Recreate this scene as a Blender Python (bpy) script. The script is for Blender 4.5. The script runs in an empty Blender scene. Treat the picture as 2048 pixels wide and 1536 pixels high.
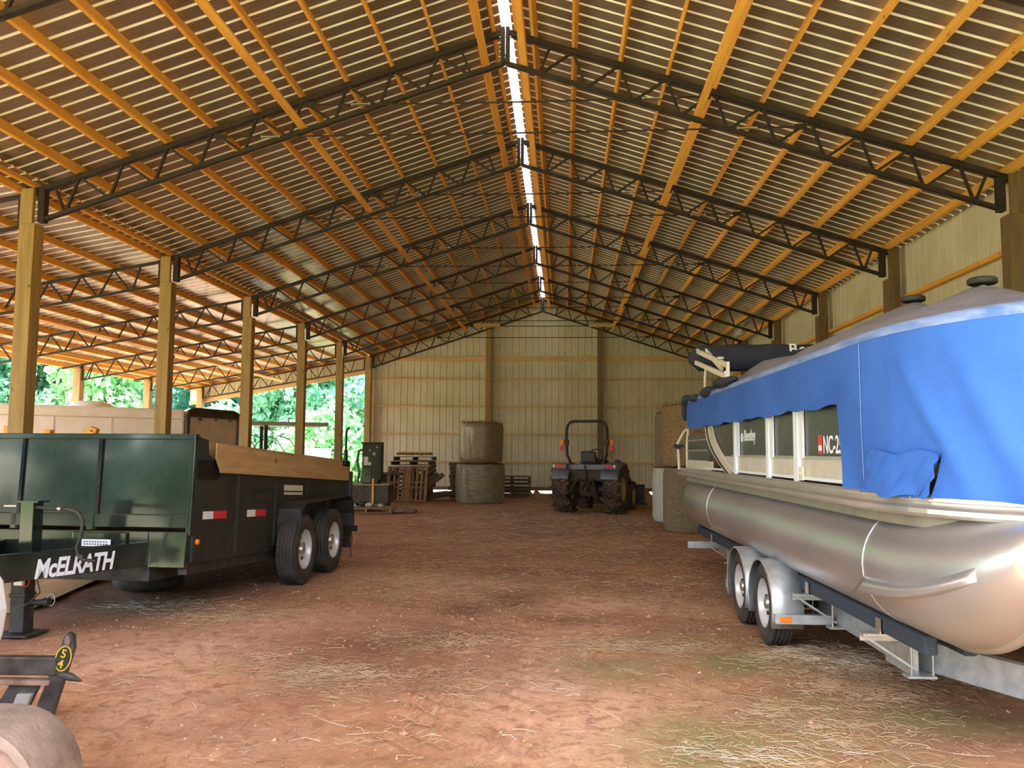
import bpy, bmesh, math, random
import numpy as np
from mathutils import Vector, Matrix
R = math.radians
PI = math.pi
random.seed(7)
SC = bpy.context.scene
COL = SC.collection

# ------------------------------------------------------------ camera
FPX = 1650.2
cam_d = bpy.data.cameras.new('camera')
cam = bpy.data.objects.new('camera', cam_d)
COL.objects.link(cam)
cam_d.sensor_fit = 'HORIZONTAL'
cam_d.sensor_width = 36.0
cam_d.lens = 36.0 * FPX / 2048.0
cam_d.clip_end = 400
YAW, PIT, ROL, CAMZ = R(3.622), R(4.698), R(0.38), 1.49
_f = Vector((-math.sin(YAW) * math.cos(PIT), math.cos(YAW) * math.cos(PIT), math.sin(PIT)))
# yaw is measured to the left of the barn's long axis
_r = Vector((math.cos(YAW), math.sin(YAW), 0))
_u = _r.cross(_f)
_r2 = _r * math.cos(ROL) - _u * math.sin(ROL) * -1.0
_u2 = _r2.cross(_f)
_M = Matrix((( _r2.x, _u2.x, -_f.x), (_r2.y, _u2.y, -_f.y), (_r2.z, _u2.z, -_f.z))).to_4x4()
_M.translation = Vector((0, 0, CAMZ))
cam.matrix_world = _M
SC.camera = cam

# ------------------------------------------------------------ sky, sun, exposure
W = bpy.data.worlds.new('sky')
SC.world = W
W.use_nodes = True
nt = W.node_tree
bg = nt.nodes['Background']
sky = nt.nodes.new('ShaderNodeTexSky')
sky.sky_type = 'NISHITA'
sky.sun_disc = False
sky.sun_elevation = R(56)
sky.sun_rotation = R(203)
sky.dust_density = 2.2
sky.ozone_density = 1.0
nt.links.new(sky.outputs[0], bg.inputs[0])
bg.inputs[1].default_value = 0.55
SUN_DIR = Vector((-0.24, -0.58, 1.0)).normalized()
sl = bpy.data.lights.new('sun', 'SUN')
sl.energy = 7.5
sl.angle = R(0.9)
sl.color = (1.0, 0.95, 0.86)
so = bpy.data.objects.new('sun', sl)
COL.objects.link(so)
so.rotation_euler = SUN_DIR.to_track_quat('Z', 'Y').to_euler()
so.location = (-20, -20, 30)
SC.view_settings.view_transform = 'Standard'
SC.view_settings.look = 'None'
SC.view_settings.exposure = 1.45
SC.view_settings.gamma = 1.0
SC.view_settings.use_curve_mapping = False
SC.cycles.max_bounces = 12
SC.cycles.diffuse_bounces = 7
SC.cycles.glossy_bounces = 4
SC.cycles.sample_clamp_indirect = 8.0
SC.cycles.use_denoising = True

# ------------------------------------------------------------ materials
def new_mat(name):
    m = bpy.data.materials.new(name)
    m.use_nodes = True
    return m, m.node_tree, m.node_tree.nodes['Principled BSDF']

def ramp(t, fac, stops):
    n = t.nodes.new('ShaderNodeValToRGB')
    el = n.color_ramp.elements
    while len(el) < len(stops): el.new(0.5)
    for e, (p, c) in zip(el, stops):
        e.position = p
        e.color = tuple(c) + ((1,) if len(c) == 3 else ())
    t.links.new(fac, n.inputs[0])
    return n.outputs[0]

def coords(t, scale=(1, 1, 1), kind='Object'):
    c = t.nodes.new('ShaderNodeTexCoord')
    mp = t.nodes.new('ShaderNodeMapping')
    mp.inputs['Scale'].default_value = scale
    t.links.new(c.outputs[kind], mp.inputs[0])
    return mp.outputs[0]

def noise(t, vec, scale=5, detail=4, rough=0.55, dist=0.0):
    n = t.nodes.new('ShaderNodeTexNoise')
    n.inputs['Scale'].default_value = scale
    n.inputs['Detail'].default_value = detail
    n.inputs['Roughness'].default_value = rough
    n.inputs['Distortion'].default_value = dist
    t.links.new(vec, n.inputs['Vector'])
    return n.outputs['Fac']

def mixc(t, fac, a, b, mode='MIX'):
    n = t.nodes.new('ShaderNodeMix')
    n.data_type = 'RGBA'; n.blend_type = mode
    for s, v in ((n.inputs[0], fac), (n.inputs[6], a), (n.inputs[7], b)):
        if hasattr(v, 'is_linked'): t.links.new(v, s)
        elif isinstance(v, (int, float)): s.default_value = v
        else: s.default_value = tuple(v) + ((1,) if len(v) == 3 else ())
    return n.outputs[2]

def bump(t, b, h, strength=0.3, dist=0.01):
    n = t.nodes.new('ShaderNodeBump')
    n.inputs['Strength'].default_value = strength
    n.inputs['Distance'].default_value = dist
    t.links.new(h, n.inputs['Height'])
    t.links.new(n.outputs[0], b.inputs['Normal'])

def mat(name, c1, c2=None, rough=0.6, metal=0.0, scale=6, stretch=(1, 1, 1), bmp=0.0, bscale=40, lo=0.35, hi=0.65, coat=0.0, detail=5):
    m, t, b = new_mat(name)
    b.inputs['Roughness'].default_value = rough
    b.inputs['Metallic'].default_value = metal
    if coat: b.inputs['Coat Weight'].default_value = coat; b.inputs['Coat Roughness'].default_value = 0.12
    v = coords(t, stretch)
    if c2:
        f = noise(t, v, scale, detail)
        t.links.new(ramp(t, f, [(lo, c1), (hi, c2)]), b.inputs['Base Color'])
    else:
        b.inputs['Base Color'].default_value = tuple(c1) + (1,)
    if bmp: bump(t, b, noise(t, v, bscale, 4), bmp, 0.01)
    return m

def _w():
    pass
def wood(name, dark, light, axis='Y', rough=0.62, knots=True):
    m, t, b = new_mat(name)
    st = {'X': (0.6, 9, 9), 'Y': (9, 0.6, 9), 'Z': (9, 9, 0.6)}[axis]
    v = coords(t, st)
    oi = t.nodes.new('ShaderNodeObjectInfo')
    add = t.nodes.new('ShaderNodeVectorMath'); add.operation = 'ADD'
    t.links.new(v, add.inputs[0])
    sc = t.nodes.new('ShaderNodeVectorMath'); sc.operation = 'SCALE'
    cx = t.nodes.new('ShaderNodeCombineXYZ')
    for i in range(3): t.links.new(oi.outputs['Random'], cx.inputs[i])
    t.links.new(cx.outputs[0], sc.inputs[0]); sc.inputs['Scale'].default_value = 37
    t.links.new(sc.outputs[0], add.inputs[1])
    f = noise(t, add.outputs[0], 1.6, 5, 0.6, 0.6)
    c = ramp(t, f, [(0.3, dark), (0.52, [(a + b_) / 2 for a, b_ in zip(dark, light)]), (0.72, light)])
    if knots:
        k = noise(t, coords(t, (3, 3, 3)), 2.4, 2)
        kf = ramp(t, k, [(0.70, (0, 0, 0)), (0.78, (1, 1, 1))])
        c = mixc(t, kf, c, [x * 0.35 for x in dark])
    t.links.new(c, b.inputs['Base Color'])
    b.inputs['Roughness'].default_value = rough
    bump(t, b, f, 0.15, 0.004)
    return m

M = {}
M['pine_y'] = wood('pine_y', (0.72, 0.31, 0.035), (0.93, 0.52, 0.10), 'Y')
M['pine_x'] = wood('pine_x', (0.56, 0.32, 0.11), (0.78, 0.52, 0.23), 'X')
M['post'] = wood('post', (0.27, 0.16, 0.05), (0.44, 0.29, 0.10), 'Z')
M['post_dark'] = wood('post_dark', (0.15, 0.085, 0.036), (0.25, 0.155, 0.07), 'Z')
M['pallet'] = wood('pallet', (0.20, 0.10, 0.05), (0.42, 0.25, 0.13), 'Y', 0.8)
M['pallet_old'] = wood('pallet_old', (0.10, 0.07, 0.045), (0.24, 0.18, 0.12), 'X', 0.85)
M['plywood'] = wood('plywood', (0.40, 0.24, 0.10), (0.60, 0.40, 0.20), 'Y', 0.7)
M['truss_steel'] = mat('truss_steel', (0.022, 0.013, 0.008), (0.038, 0.024, 0.015), 0.75, 0.0, 8)
M['bolt'] = mat('bolt', (0.55, 0.55, 0.52), None, 0.35, 0.9)
def sheet(name, c, c2, rough, metal):
    m, t, b = new_mat(name)
    v = coords(t, (1, 1, 1))
    f = noise(t, v, 1.3, 5)
    t.links.new(ramp(t, f, [(0.35, c), (0.7, c2)]), b.inputs['Base Color'])
    b.inputs['Metallic'].default_value = metal
    b.inputs['Roughness'].default_value = rough
    return m
M['roof_sheet'] = sheet('roof_sheet', (0.37, 0.295, 0.22), (0.48, 0.40, 0.32), 0.27, 0.65)
M['roof_rib_lit'] = sheet('roof_rib_lit', (0.90, 0.87, 0.78), (0.93, 0.90, 0.82), 0.5, 0.0)  # near-white puts the daylight caught by the rib faces into the colour
M['wall_sheet'] = sheet('wall_sheet', (0.60, 0.54, 0.38), (0.70, 0.64, 0.48), 0.5, 0.0)
M['skylight'] = mat('skylight', (0.9, 0.93, 0.95), None, 0.5)
_t = M['skylight'].node_tree
_tr = _t.nodes.new('ShaderNodeBsdfTranslucent'); _tr.inputs[0].default_value = (.9, .93, .95, 1)
_mx = _t.nodes.new('ShaderNodeMixShader'); _mx.inputs[0].default_value = .6
_t.links.new(_t.nodes['Principled BSDF'].outputs[0], _mx.inputs[1]); _t.links.new(_tr.outputs[0], _mx.inputs[2])
_t.links.new(_mx.outputs[0], _t.nodes['Material Output'].inputs[0])
M['black_paint'] = mat('black_paint', (0.012, 0.016, 0.012), (0.028, 0.034, 0.028), 0.10, 0.0, 2.5, coat=0.25)
M['black_side'] = mat('black_side', (0.020, 0.020, 0.017), (0.034, 0.033, 0.029), 0.52, 0.0, 3)
M['black_rough'] = mat('black_rough', (0.014, 0.013, 0.012), (0.05, 0.043, 0.035), 0.6, 0.0, 9)
M['rubber'] = mat('rubber', (0.028, 0.024, 0.021), (0.07, 0.055, 0.045), 0.8, 0.0, 7, bmp=0.2)
M['rubber_clay'] = mat('rubber_clay', (0.045, 0.032, 0.025), (0.16, 0.09, 0.055), 0.9, 0.0, 4, bmp=0.3)
M['white_rim'] = mat('white_rim', (0.55, 0.55, 0.55), (0.7, 0.7, 0.7), 0.35, 0.3, 6)
M['yellow_rim'] = mat('yellow_rim', (0.42, 0.30, 0.10), (0.55, 0.42, 0.18), 0.6, 0.0, 8)
M['galv'] = mat('galv', (0.42, 0.45, 0.47), (0.58, 0.60, 0.61), 0.42, 0.6, 14)
M['alu_pontoon'] = mat('alu_pontoon', (0.58, 0.60, 0.63), (0.72, 0.74, 0.78), 0.32, 0.8, 2.2, (1, 0.35, 1))
M['alu_rail'] = mat('alu_rail', (0.66, 0.64, 0.60), (0.78, 0.76, 0.72), 0.28, 0.8, 5)
M['alu_panel'] = mat('alu_panel', (0.62, 0.58, 0.48), (0.70, 0.66, 0.56), 0.45, 0.3, 8)
M['skirt_alu'] = mat('skirt_alu', (0.30, 0.29, 0.25), (0.38, 0.37, 0.32), 0.4, 0.4, 5)
M['white_alu'] = mat('white_alu', (0.82, 0.86, 0.90), None, 0.4, 0.1)
M['dark_panel'] = mat('dark_panel', (0.035, 0.034, 0.042), (0.055, 0.053, 0.062), 0.30, 0.0, 3)
M['blue_canvas'] = mat('blue_canvas', (0.022, 0.105, 0.42), (0.036, 0.145, 0.52), 0.78, 0.0, 1.5, bmp=0.06, bscale=120)
M['blue_band'] = mat('blue_band', (0.10, 0.19, 0.42), (0.26, 0.34, 0.54), 0.8, 0.0, 14, (1, 0.15, 1))
M['grey_canvas'] = mat('grey_canvas', (0.17, 0.165, 0.19), (0.225, 0.215, 0.235), 0.85, 0.0, 5, bmp=0.08, bscale=90)
M['navy_boot'] = mat('navy_boot', (0.022, 0.026, 0.040), (0.034, 0.038, 0.056), 0.85, 0.0, 10, bmp=0.1, bscale=60)
M['carpet'] = mat('carpet', (0.030, 0.042, 0.062), (0.045, 0.060, 0.085), 0.95, 0.0, 40, bmp=0.2, bscale=120)
M['cream'] = mat('cream', (0.72, 0.66, 0.52), None, 0.5)
M['red'] = mat('red', (0.65, 0.03, 0.04), None, 0.35)
M['tape_white'] = mat('tape_white', (0.85, 0.85, 0.88), None, 0.35)
M['amber'] = mat('amber', (0.75, 0.20, 0.03), None, 0.25)
M['orange'] = mat('orange', (0.85, 0.22, 0.02), None, 0.3)
M['letter_white'] = mat('letter_white', (0.86, 0.88, 0.92), None, 0.4)
M['yellow'] = mat('yellow', (0.75, 0.55, 0.05), None, 0.4)
M['blue_grey'] = mat('blue_grey', (0.13, 0.145, 0.18), (0.19, 0.20, 0.24), 0.35, 0.1, 5)
M['tractor_blue'] = mat('tractor_blue', (0.025, 0.06, 0.19), (0.04, 0.09, 0.26), 0.35, 0.1, 5)
M['tractor_dark'] = mat('tractor_dark', (0.03, 0.022, 0.018), (0.075, 0.05, 0.035), 0.7, 0.1, 7, bmp=0.2)
M['seat_vinyl'] = mat('seat_vinyl', (0.035, 0.037, 0.04), None, 0.5)
M['hay'] = mat('hay', (0.16, 0.095, 0.045), (0.40, 0.27, 0.13), 0.95, 0.0, 16, (1, 1, 5), bmp=0.9, bscale=34)
M['hay_grey'] = mat('hay_grey', (0.12, 0.085, 0.05), (0.32, 0.245, 0.155), 0.9, 0.0, 20, (1, 1, 5), bmp=0.8, bscale=40)
M['net_wrap'] = mat('net_wrap', (0.15, 0.105, 0.06), (0.36, 0.30, 0.215), 0.30, 0.0, 9, (0.6, 0.6, 9), bmp=0.9, bscale=18, coat=.3)
M['hay_wrap'] = mat('hay_wrap', (0.13, 0.085, 0.04), (0.34, 0.24, 0.13), 0.30, 0.0, 14, (1, 1, 3), bmp=0.9, bscale=30, coat=.35)
M['hay_top'] = mat('hay_top', (0.16, 0.09, 0.04), (0.40, 0.25, 0.10), 0.95, 0.0, 22, bmp=1.0, bscale=45)
M['net_white'] = mat('net_white', (0.36, 0.36, 0.31), (0.58, 0.58, 0.51), 0.45, 0.0, 20, (1, 1, 4), bmp=0.6, bscale=30)
M['camper'] = mat('camper', (0.86, 0.84, 0.80), (0.95, 0.94, 0.92), 0.55, 0.0, 3.2)
M['camper_panel'] = mat('camper_panel', (0.58, 0.52, 0.43), (0.68, 0.61, 0.52), 0.5, 0.0, 3)
M['camper_brown'] = mat('camper_brown', (0.030, 0.020, 0.015), (0.055, 0.038, 0.028), 0.35, 0.0, 5)
M['brown_machine'] = mat('brown_machine', (0.045, 0.032, 0.020), (0.085, 0.060, 0.036), 0.6, 0.0, 6)
M['grey_paint'] = mat('grey_paint', (0.34, 0.36, 0.33), (0.44, 0.45, 0.42), 0.5, 0.0, 5)
M['loader_white'] = mat('loader_white', (0.72, 0.76, 0.82), None, 0.35, 0.0, coat=0.3)
M['track_rubber'] = mat('track_rubber', (0.17, 0.125, 0.10), (0.34, 0.26, 0.215), 0.9, 0.0, 6, bmp=0.35, bscale=50)
M['clay_mud'] = mat('clay_mud', (0.22, 0.13, 0.10), (0.44, 0.30, 0.24), 0.95, 0.0, 7, bmp=0.7, bscale=22)
M['black_steel_worn'] = mat('black_steel_worn', (0.030, 0.030, 0.032), (0.13, 0.12, 0.115), 0.5, 0.3, 6)
M['sky_blue'] = mat('sky_blue', (0.2, 0.5, 0.8), None, 0.5)
M['straw'] = mat('straw', (0.26, 0.15, 0.075), (0.50, 0.36, 0.22), 0.85, 0.0, 2.0, detail=2)
M['straw_pale'] = mat('straw_pale', (0.40, 0.33, 0.25), (0.62, 0.54, 0.43), 0.8, 0.0, 3.0, detail=2)
M['bark'] = mat('bark', (0.09, 0.065, 0.045), (0.20, 0.15, 0.11), 0.9, 0.0, 8, (1, 1, 0.2), bmp=0.5)
def leafmat(name, a, b_):
    m, t, b = new_mat(name)
    f = noise(t, coords(t), 0.8, 3)
    t.links.new(ramp(t, f, [(0.35, a), (0.65, b_)]), b.inputs['Base Color'])
    b.inputs['Roughness'].default_value = 0.55
    tr = t.nodes.new('ShaderNodeBsdfTranslucent')
    tr.inputs[0].default_value = tuple(min(1, x * 1.3) for x in b_) + (1,)
    mx = t.nodes.new('ShaderNodeMixShader'); mx.inputs[0].default_value = .55
    t.links.new(b.outputs[0], mx.inputs[1]); t.links.new(tr.outputs[0], mx.inputs[2])
    t.links.new(mx.outputs[0], t.nodes['Material Output'].inputs[0])
    return m
M['leaf_a'] = leafmat('leaf_a', (0.12, 0.29, 0.19), (0.25, 0.48, 0.31))
M['leaf_b'] = leafmat('leaf_b', (0.17, 0.36, 0.17), (0.32, 0.54, 0.28))
M['leaf_c'] = leafmat('leaf_c', (0.13, 0.32, 0.25), (0.26, 0.50, 0.40))

# ------------------------------------------------------------ mesh helpers
class MB:
    def __init__(s): s.v = []; s.f = []; s.sm = []
    def add(s, vs, fs, smooth=False):
        o = len(s.v)
        s.v += [tuple(p) for p in vs]
        for f in fs:
            s.f.append(tuple(i + o for i in f)); s.sm.append(smooth)
        return s
    def box(s, c, d, rot=None):
        """box by centre and full sizes, rot = Matrix 3x3 or euler tuple"""
        hx, hy, hz = d[0] / 2, d[1] / 2, d[2] / 2
        P = [Vector((x, y, z)) for z in (-hz, hz) for y in (-hy, hy) for x in (-hx, hx)]
        if rot is not None:
            if isinstance(rot, (tuple, list)):
                from mathutils import Euler
                rot = Euler(rot).to_matrix()
            P = [rot @ p for p in P]
        c = Vector(c)
        return s.add([p + c for p in P], [(0, 2, 3, 1), (4, 5, 7, 6), (0, 1, 5, 4), (2, 6, 7, 3), (0, 4, 6, 2), (1, 3, 7, 5)])
    def bb(s, x0, x1, y0, y1, z0, z1):
        return s.box(((x0 + x1) / 2, (y0 + y1) / 2, (z0 + z1) / 2), (abs(x1 - x0), abs(y1 - y0), abs(z1 - z0)))
    def frame(s, p, q, up=(0, 0, 1)):
        p, q = Vector(p), Vector(q)
        d = (q - p).normalized()
        u = Vector(up)
        if abs(d.dot(u)) > 0.98: u = Vector((0, 1, 0)) if abs(d.y) < 0.9 else Vector((1, 0, 0))
        a = d.cross(u).normalized()
        b = a.cross(d).normalized()
        return p, q, d, a, b
    def bar(s, p, q, w, h, up=(0, 0, 1)):
        """rectangular bar from p to q, w sideways, h along up"""
        p, q, d, a, b = s.frame(p, q, up)
        L = (q - p).length
        Rm = Matrix((a, d, b)).transposed()
        return s.box((p + q) / 2, (w, L, h), Rm)
    def angle(s, p, q, w, t=0.006, up=(0, 0, 1)):
        """L section bar"""
        p, q, d, a, b = s.frame(p, q, up)
        Rm = Matrix((a, d, b)).transposed()
        L = (q - p).length
        s.box((p + q) / 2 + b * (-w / 2), (w, L, t), Rm)
        s.box((p + q) / 2 + a * (-w / 2), (t, L, w), Rm)
        return s
    def tube(s, pts, r, n=10, cap=True, closed=False):
        pts = [Vector(p) for p in pts]
        rs = r if isinstance(r, (list, tuple)) else [r] * len(pts)
        m = len(pts)
        rings = []
        prev = None
        for i in range(m):
            if closed: d = (pts[(i + 1) % m] - pts[i - 1]).normalized()
            else: d = (pts[min(i + 1, m - 1)] - pts[max(i - 1, 0)]).normalized()
            if prev is None:
                u = Vector((0, 0, 1)) if abs(d.z) < 0.9 else Vector((1, 0, 0))
                a = d.cross(u).normalized()
            else:
                a = (prev - d * prev.dot(d)).normalized()
            prev = a
            b = d.cross(a)
            rings.append([pts[i] + (a * math.cos(2 * PI * k / n) + b * math.sin(2 * PI * k / n)) * rs[i] for k in range(n)])
        vs = [p for rg in rings for p in rg]
        fs = []
        for i in range(m if closed else m - 1):
            j = (i + 1) % m
            for k in range(n):
                fs.append((i * n + k, i * n + (k + 1) % n, j * n + (k + 1) % n, j * n + k))
        s.add(vs, fs, True)
        if cap and not closed:
            s.add(rings[0], [tuple(range(n))[::-1]]); s.add(rings[-1], [tuple(range(n))])
        return s
    def cyl(s, p, q, r, n=16, r2=None):
        return s.tube([p, q], [r, r if r2 is None else r2], n)
    def lathe(s, prof, n=32, axis='Z', c=(0, 0, 0), smooth=True, closed=False):
        """prof: list of (radius, along)"""
        vs, fs = [], []
        for (r, a) in prof:
            for k in range(n):
                t = 2 * PI * k / n
                x, y = r * math.cos(t), r * math.sin(t)
                p = {'Z': (x, y, a), 'X': (a, x, y), 'Y': (y, a, x)}[axis]
                vs.append((p[0] + c[0], p[1] + c[1], p[2] + c[2]))
        m = len(prof)
        for i in range(m if closed else m - 1):
            j = (i + 1) % m
            for k in range(n):
                fs.append((i * n + k, i * n + (k + 1) % n, j * n + (k + 1) % n, j * n + k))
        return s.add(vs, fs, smooth)
    def prism(s, poly, a0, a1, axis='X', rot=None):
        """poly: 2-D outline, extruded along axis"""
        n = len(poly)
        def mk(p, a): return {'X': (a, p[0], p[1]), 'Y': (p[0], a, p[1]), 'Z': (p[0], p[1], a)}[axis]
        vs = [mk(p, a0) for p in poly] + [mk(p, a1) for p in poly]
        fs = [tuple(range(n)), tuple(range(2 * n - 1, n - 1, -1))]
        for i in range(n): fs.append((i, i + n, (i + 1) % n + n, (i + 1) % n))
        return s.add(vs, fs)
    def grid(s, P, smooth=True, flip=False):
        """P: 2-D list of points"""
        h, w = len(P), len(P[0])
        vs = [p for row in P for p in row]
        fs = []
        for i in range(h - 1):
            for j in range(w - 1):
                f = (i * w + j, i * w + j + 1, (i + 1) * w + j + 1, (i + 1) * w + j)
                fs.append(f[::-1] if flip else f)
        return s.add(vs, fs, smooth)
    def xf(s, loc=(0, 0, 0), rz=0.0):
        c, n = math.cos(rz), math.sin(rz)
        s.v = [(p[0] * c - p[1] * n + loc[0], p[0] * n + p[1] * c + loc[1], p[2] + loc[2]) for p in s.v]
        return s
    def build(s, name, m, parent=None, bevel=0.0, solid=0.0, fix=True, seg=2):
        me = bpy.data.meshes.new(name)
        me.from_pydata(s.v, [], s.f)
        for p, sm in zip(me.polygons, s.sm): p.use_smooth = sm
        if fix:
            b = bmesh.new(); b.from_mesh(me)
            bmesh.ops.recalc_face_normals(b, faces=b.faces)
            b.to_mesh(me); b.free()
        me.update()
        o = bpy.data.objects.new(name, me)
        COL.objects.link(o)
        if m is not None: me.materials.append(M[m] if isinstance(m, str) else m)
        if parent is not None: o.parent = parent
        if solid:
            md = o.modifiers.new('solid', 'SOLIDIFY'); md.thickness = solid; md.offset = 0
        if bevel:
            md = o.modifiers.new('bevel', 'BEVEL'); md.width = bevel; md.segments = seg; md.limit_method = 'ANGLE'
            md.angle_limit = R(40)
        return o

def tag(o, label=None, cat=None, group=None, kind=None):
    if label: o['label'] = label
    if cat: o['category'] = cat
    if group: o['group'] = group
    if kind: o['kind'] = kind
    return o
def empty(name, loc=(0, 0, 0), rz=0.0, rx=0.0, ry=0.0):
    o = bpy.data.objects.new(name, None)
    COL.objects.link(o)
    o.location = loc; o.rotation_euler = (rx, ry, rz)
    o.empty_display_size = 0.3
    return o
KIDS = {}
def kids(o):
    return [c for c in bpy.data.objects if c.parent == o]
def copy_tree(o, parent=None, cache=None):
    c = o.copy()
    COL.objects.link(c)
    if parent is not None:
        c.parent = parent
        c.matrix_parent_inverse = o.matrix_parent_inverse.copy()
    for ch in kids(o): copy_tree(ch, c)
    return c
def text_mesh(name, txt, size, m, parent=None, loc=(0, 0, 0), rot=(0, 0, 0), extrude=0.002, shear=0.0, bold=0.0, space=1.0, sx=1.0):
    cu = bpy.data.curves.new(name, 'FONT')
    cu.body = txt; cu.size = size; cu.extrude = extrude; cu.shear = shear; cu.offset = bold; cu.space_character = space
    cu.align_x = 'LEFT'
    cu.resolution_u = 4
    tmp = bpy.data.objects.new('tmp_text', cu)
    COL.objects.link(tmp)
    bpy.context.view_layer.update()
    me = bpy.data.meshes.new_from_object(tmp.evaluated_get(bpy.context.evaluated_depsgraph_get()))
    COL.objects.unlink(tmp); bpy.data.objects.remove(tmp)
    me.materials.clear(); me.materials.append(M[m])
    o = bpy.data.objects.new(name, me)
    COL.objects.link(o)
    if parent is not None: o.parent = parent
    o.location = loc; o.rotation_euler = rot; o.scale = (sx, 1, 1)
    return o
ORD = ['first', 'second', 'third', 'fourth', 'fifth', 'sixth', 'seventh', 'eighth', 'ninth', 'tenth', 'eleventh', 'twelfth']

# the sheet metal of the dump bed is slightly wavy
_t = M['black_paint'].node_tree
bump(_t, _t.nodes['Principled BSDF'], noise(_t, coords(_t), 1.3, 1), .22, .035)
# ============================================================ THE BARN
XR = -0.74                  # ridge
HW = 5.95                   # half span of a truss
BAY = 3.658
Y1 = 9.93                   # nearest truss seen whole
TY = [Y1 + BAY * i for i in range(-1, 6)]  # truss planes, the first is just overhead
YB = 28.42                  # back wall plane
YF = -1.2                   # open front
ZE, SL = 4.816, 0.3274      # truss top chord: height at its end, slope
ZA = ZE + SL * HW
XL = XR - HW                # left truss ends
XO = XL - 6.04              # outer posts of the lean-to
LE, LSL = 4.74, 0.176       # lean-to chord: height at the main posts, slope
cosm = math.cos(math.atan(SL)); cosl = math.cos(math.atan(LSL))
def ztop(d): return ZA - SL * d           # top of the truss at distance d from the ridge
PUR = 0.15
ROOF = PUR / cosm + 0.004

# ---- corrugated sheets (real ribs)
def rib_profile(L, period=0.2286, base=0.044, top=0.024, h=0.026, minor=True, off=0.0):
    """list of (along, height)"""
    out = []
    n = int(L / period) + 1
    for i in range(n):
        s = i * period + off
        out += [(s, 0), (s + (base - top) / 2, h), (s + (base + top) / 2, h), (s + base, 0)]
        if minor:
            g = (period - base) / 3
            for k in (1, 2):
                m_ = s + base + g * k
                out += [(m_ - 0.010, 0), (m_, 0.003), (m_ + 0.010, 0)]
    return [(min(a, L), h_) for a, h_ in out]
def roof_sheet(name, xa, za, xb, zb, y0, y1, flip):
    """from (xa, za) to (xb, zb), ribs run down the slope"""
    prof = rib_profile(y1 - y0)
    dx, dz = xb - xa, zb - za
    L = math.hypot(dx, dz)
    nx, nz = -dz / L, dx / L
    if nz < 0: nx, nz = -nx, -nz
    P = []
    for t in (0.0, 0.5, 1.0):
        P.append([(xa + dx * t + nx * h, y0 + a, za + dz * t + nz * h) for a, h in prof])
    b = MB().grid(P, smooth=False)
    o = b.build(name, 'roof_sheet', fix=False)
    o.data.materials.append(M['roof_rib_lit'])
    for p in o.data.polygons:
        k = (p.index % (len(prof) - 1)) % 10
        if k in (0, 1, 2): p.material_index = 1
    tag(o, kind='structure')
    return o
gap = 0.066
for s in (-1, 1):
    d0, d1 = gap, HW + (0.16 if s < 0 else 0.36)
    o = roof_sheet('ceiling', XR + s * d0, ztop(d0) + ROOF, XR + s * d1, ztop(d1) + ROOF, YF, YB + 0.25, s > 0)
def zl(x): return LE - LSL * (XL - x)      # top of the lean-to chord
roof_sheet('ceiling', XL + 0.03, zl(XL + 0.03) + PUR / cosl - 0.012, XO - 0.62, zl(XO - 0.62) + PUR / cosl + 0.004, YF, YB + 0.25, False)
# translucent ridge vent
rc = MB()
n_ = int((YB + .2 - YF) / 0.06)
P = []
for side in (-1, -0.62, 0, 0.62, 1):
    P.append([(XR + side * 0.17, YF + i * 0.06, ZA + ROOF + 0.055 - abs(side) * 0.075 + (0.008 if i % 2 else 0)) for i in range(n_)])
rc.grid(P)
tag(rc.build('trim_ridge', 'skylight', solid=0.003), kind='structure')

# ---- walls
def wall_sheet(name, axis, at, a0, a1, zlo, zhi, zfun=None, face=1, period=0.2286):
    prof = rib_profile(a1 - a0, period, 0.05, 0.02, 0.018)
    P = [[], []]
    for a, h in prof:
        u = a0 + a
        top = zfun(u) if zfun else zhi
        for row, z in ((0, zlo), (1, top)):
            P[row].append((u, at + face * h, z) if axis == 'X' else (at + face * h, u, z))
    o = MB().grid(P, smooth=False).build(name, 'wall_sheet', fix=False)
    return tag(o, kind='structure')
XRW = XR + HW + 0.30        # right wall plane
wall_sheet('wall_back', 'X', YB, XL - 0.14, XRW, 0.17, 0, lambda u: ztop(abs(u - XR)) + ROOF + 0.004)
wall_sheet('wall_right', 'Y', XRW, YF, YB, 0.02, ztop(HW + .30) + ROOF)
# gable strip over the open end of the lean-to
prof = rib_profile((XL - .14) - (XO - .5), 0.2286, 0.05, 0.02, 0.018)
P = [[], []]
for a, h in prof:
    u = XO - .5 + a
    P[0].append((u, YB + h, zl(u) - 0.50)); P[1].append((u, YB + h, zl(u) + PUR / cosl))
tag(MB().grid(P, smooth=False).build('wall_gable', 'wall_sheet', fix=False), kind='structure')

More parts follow.
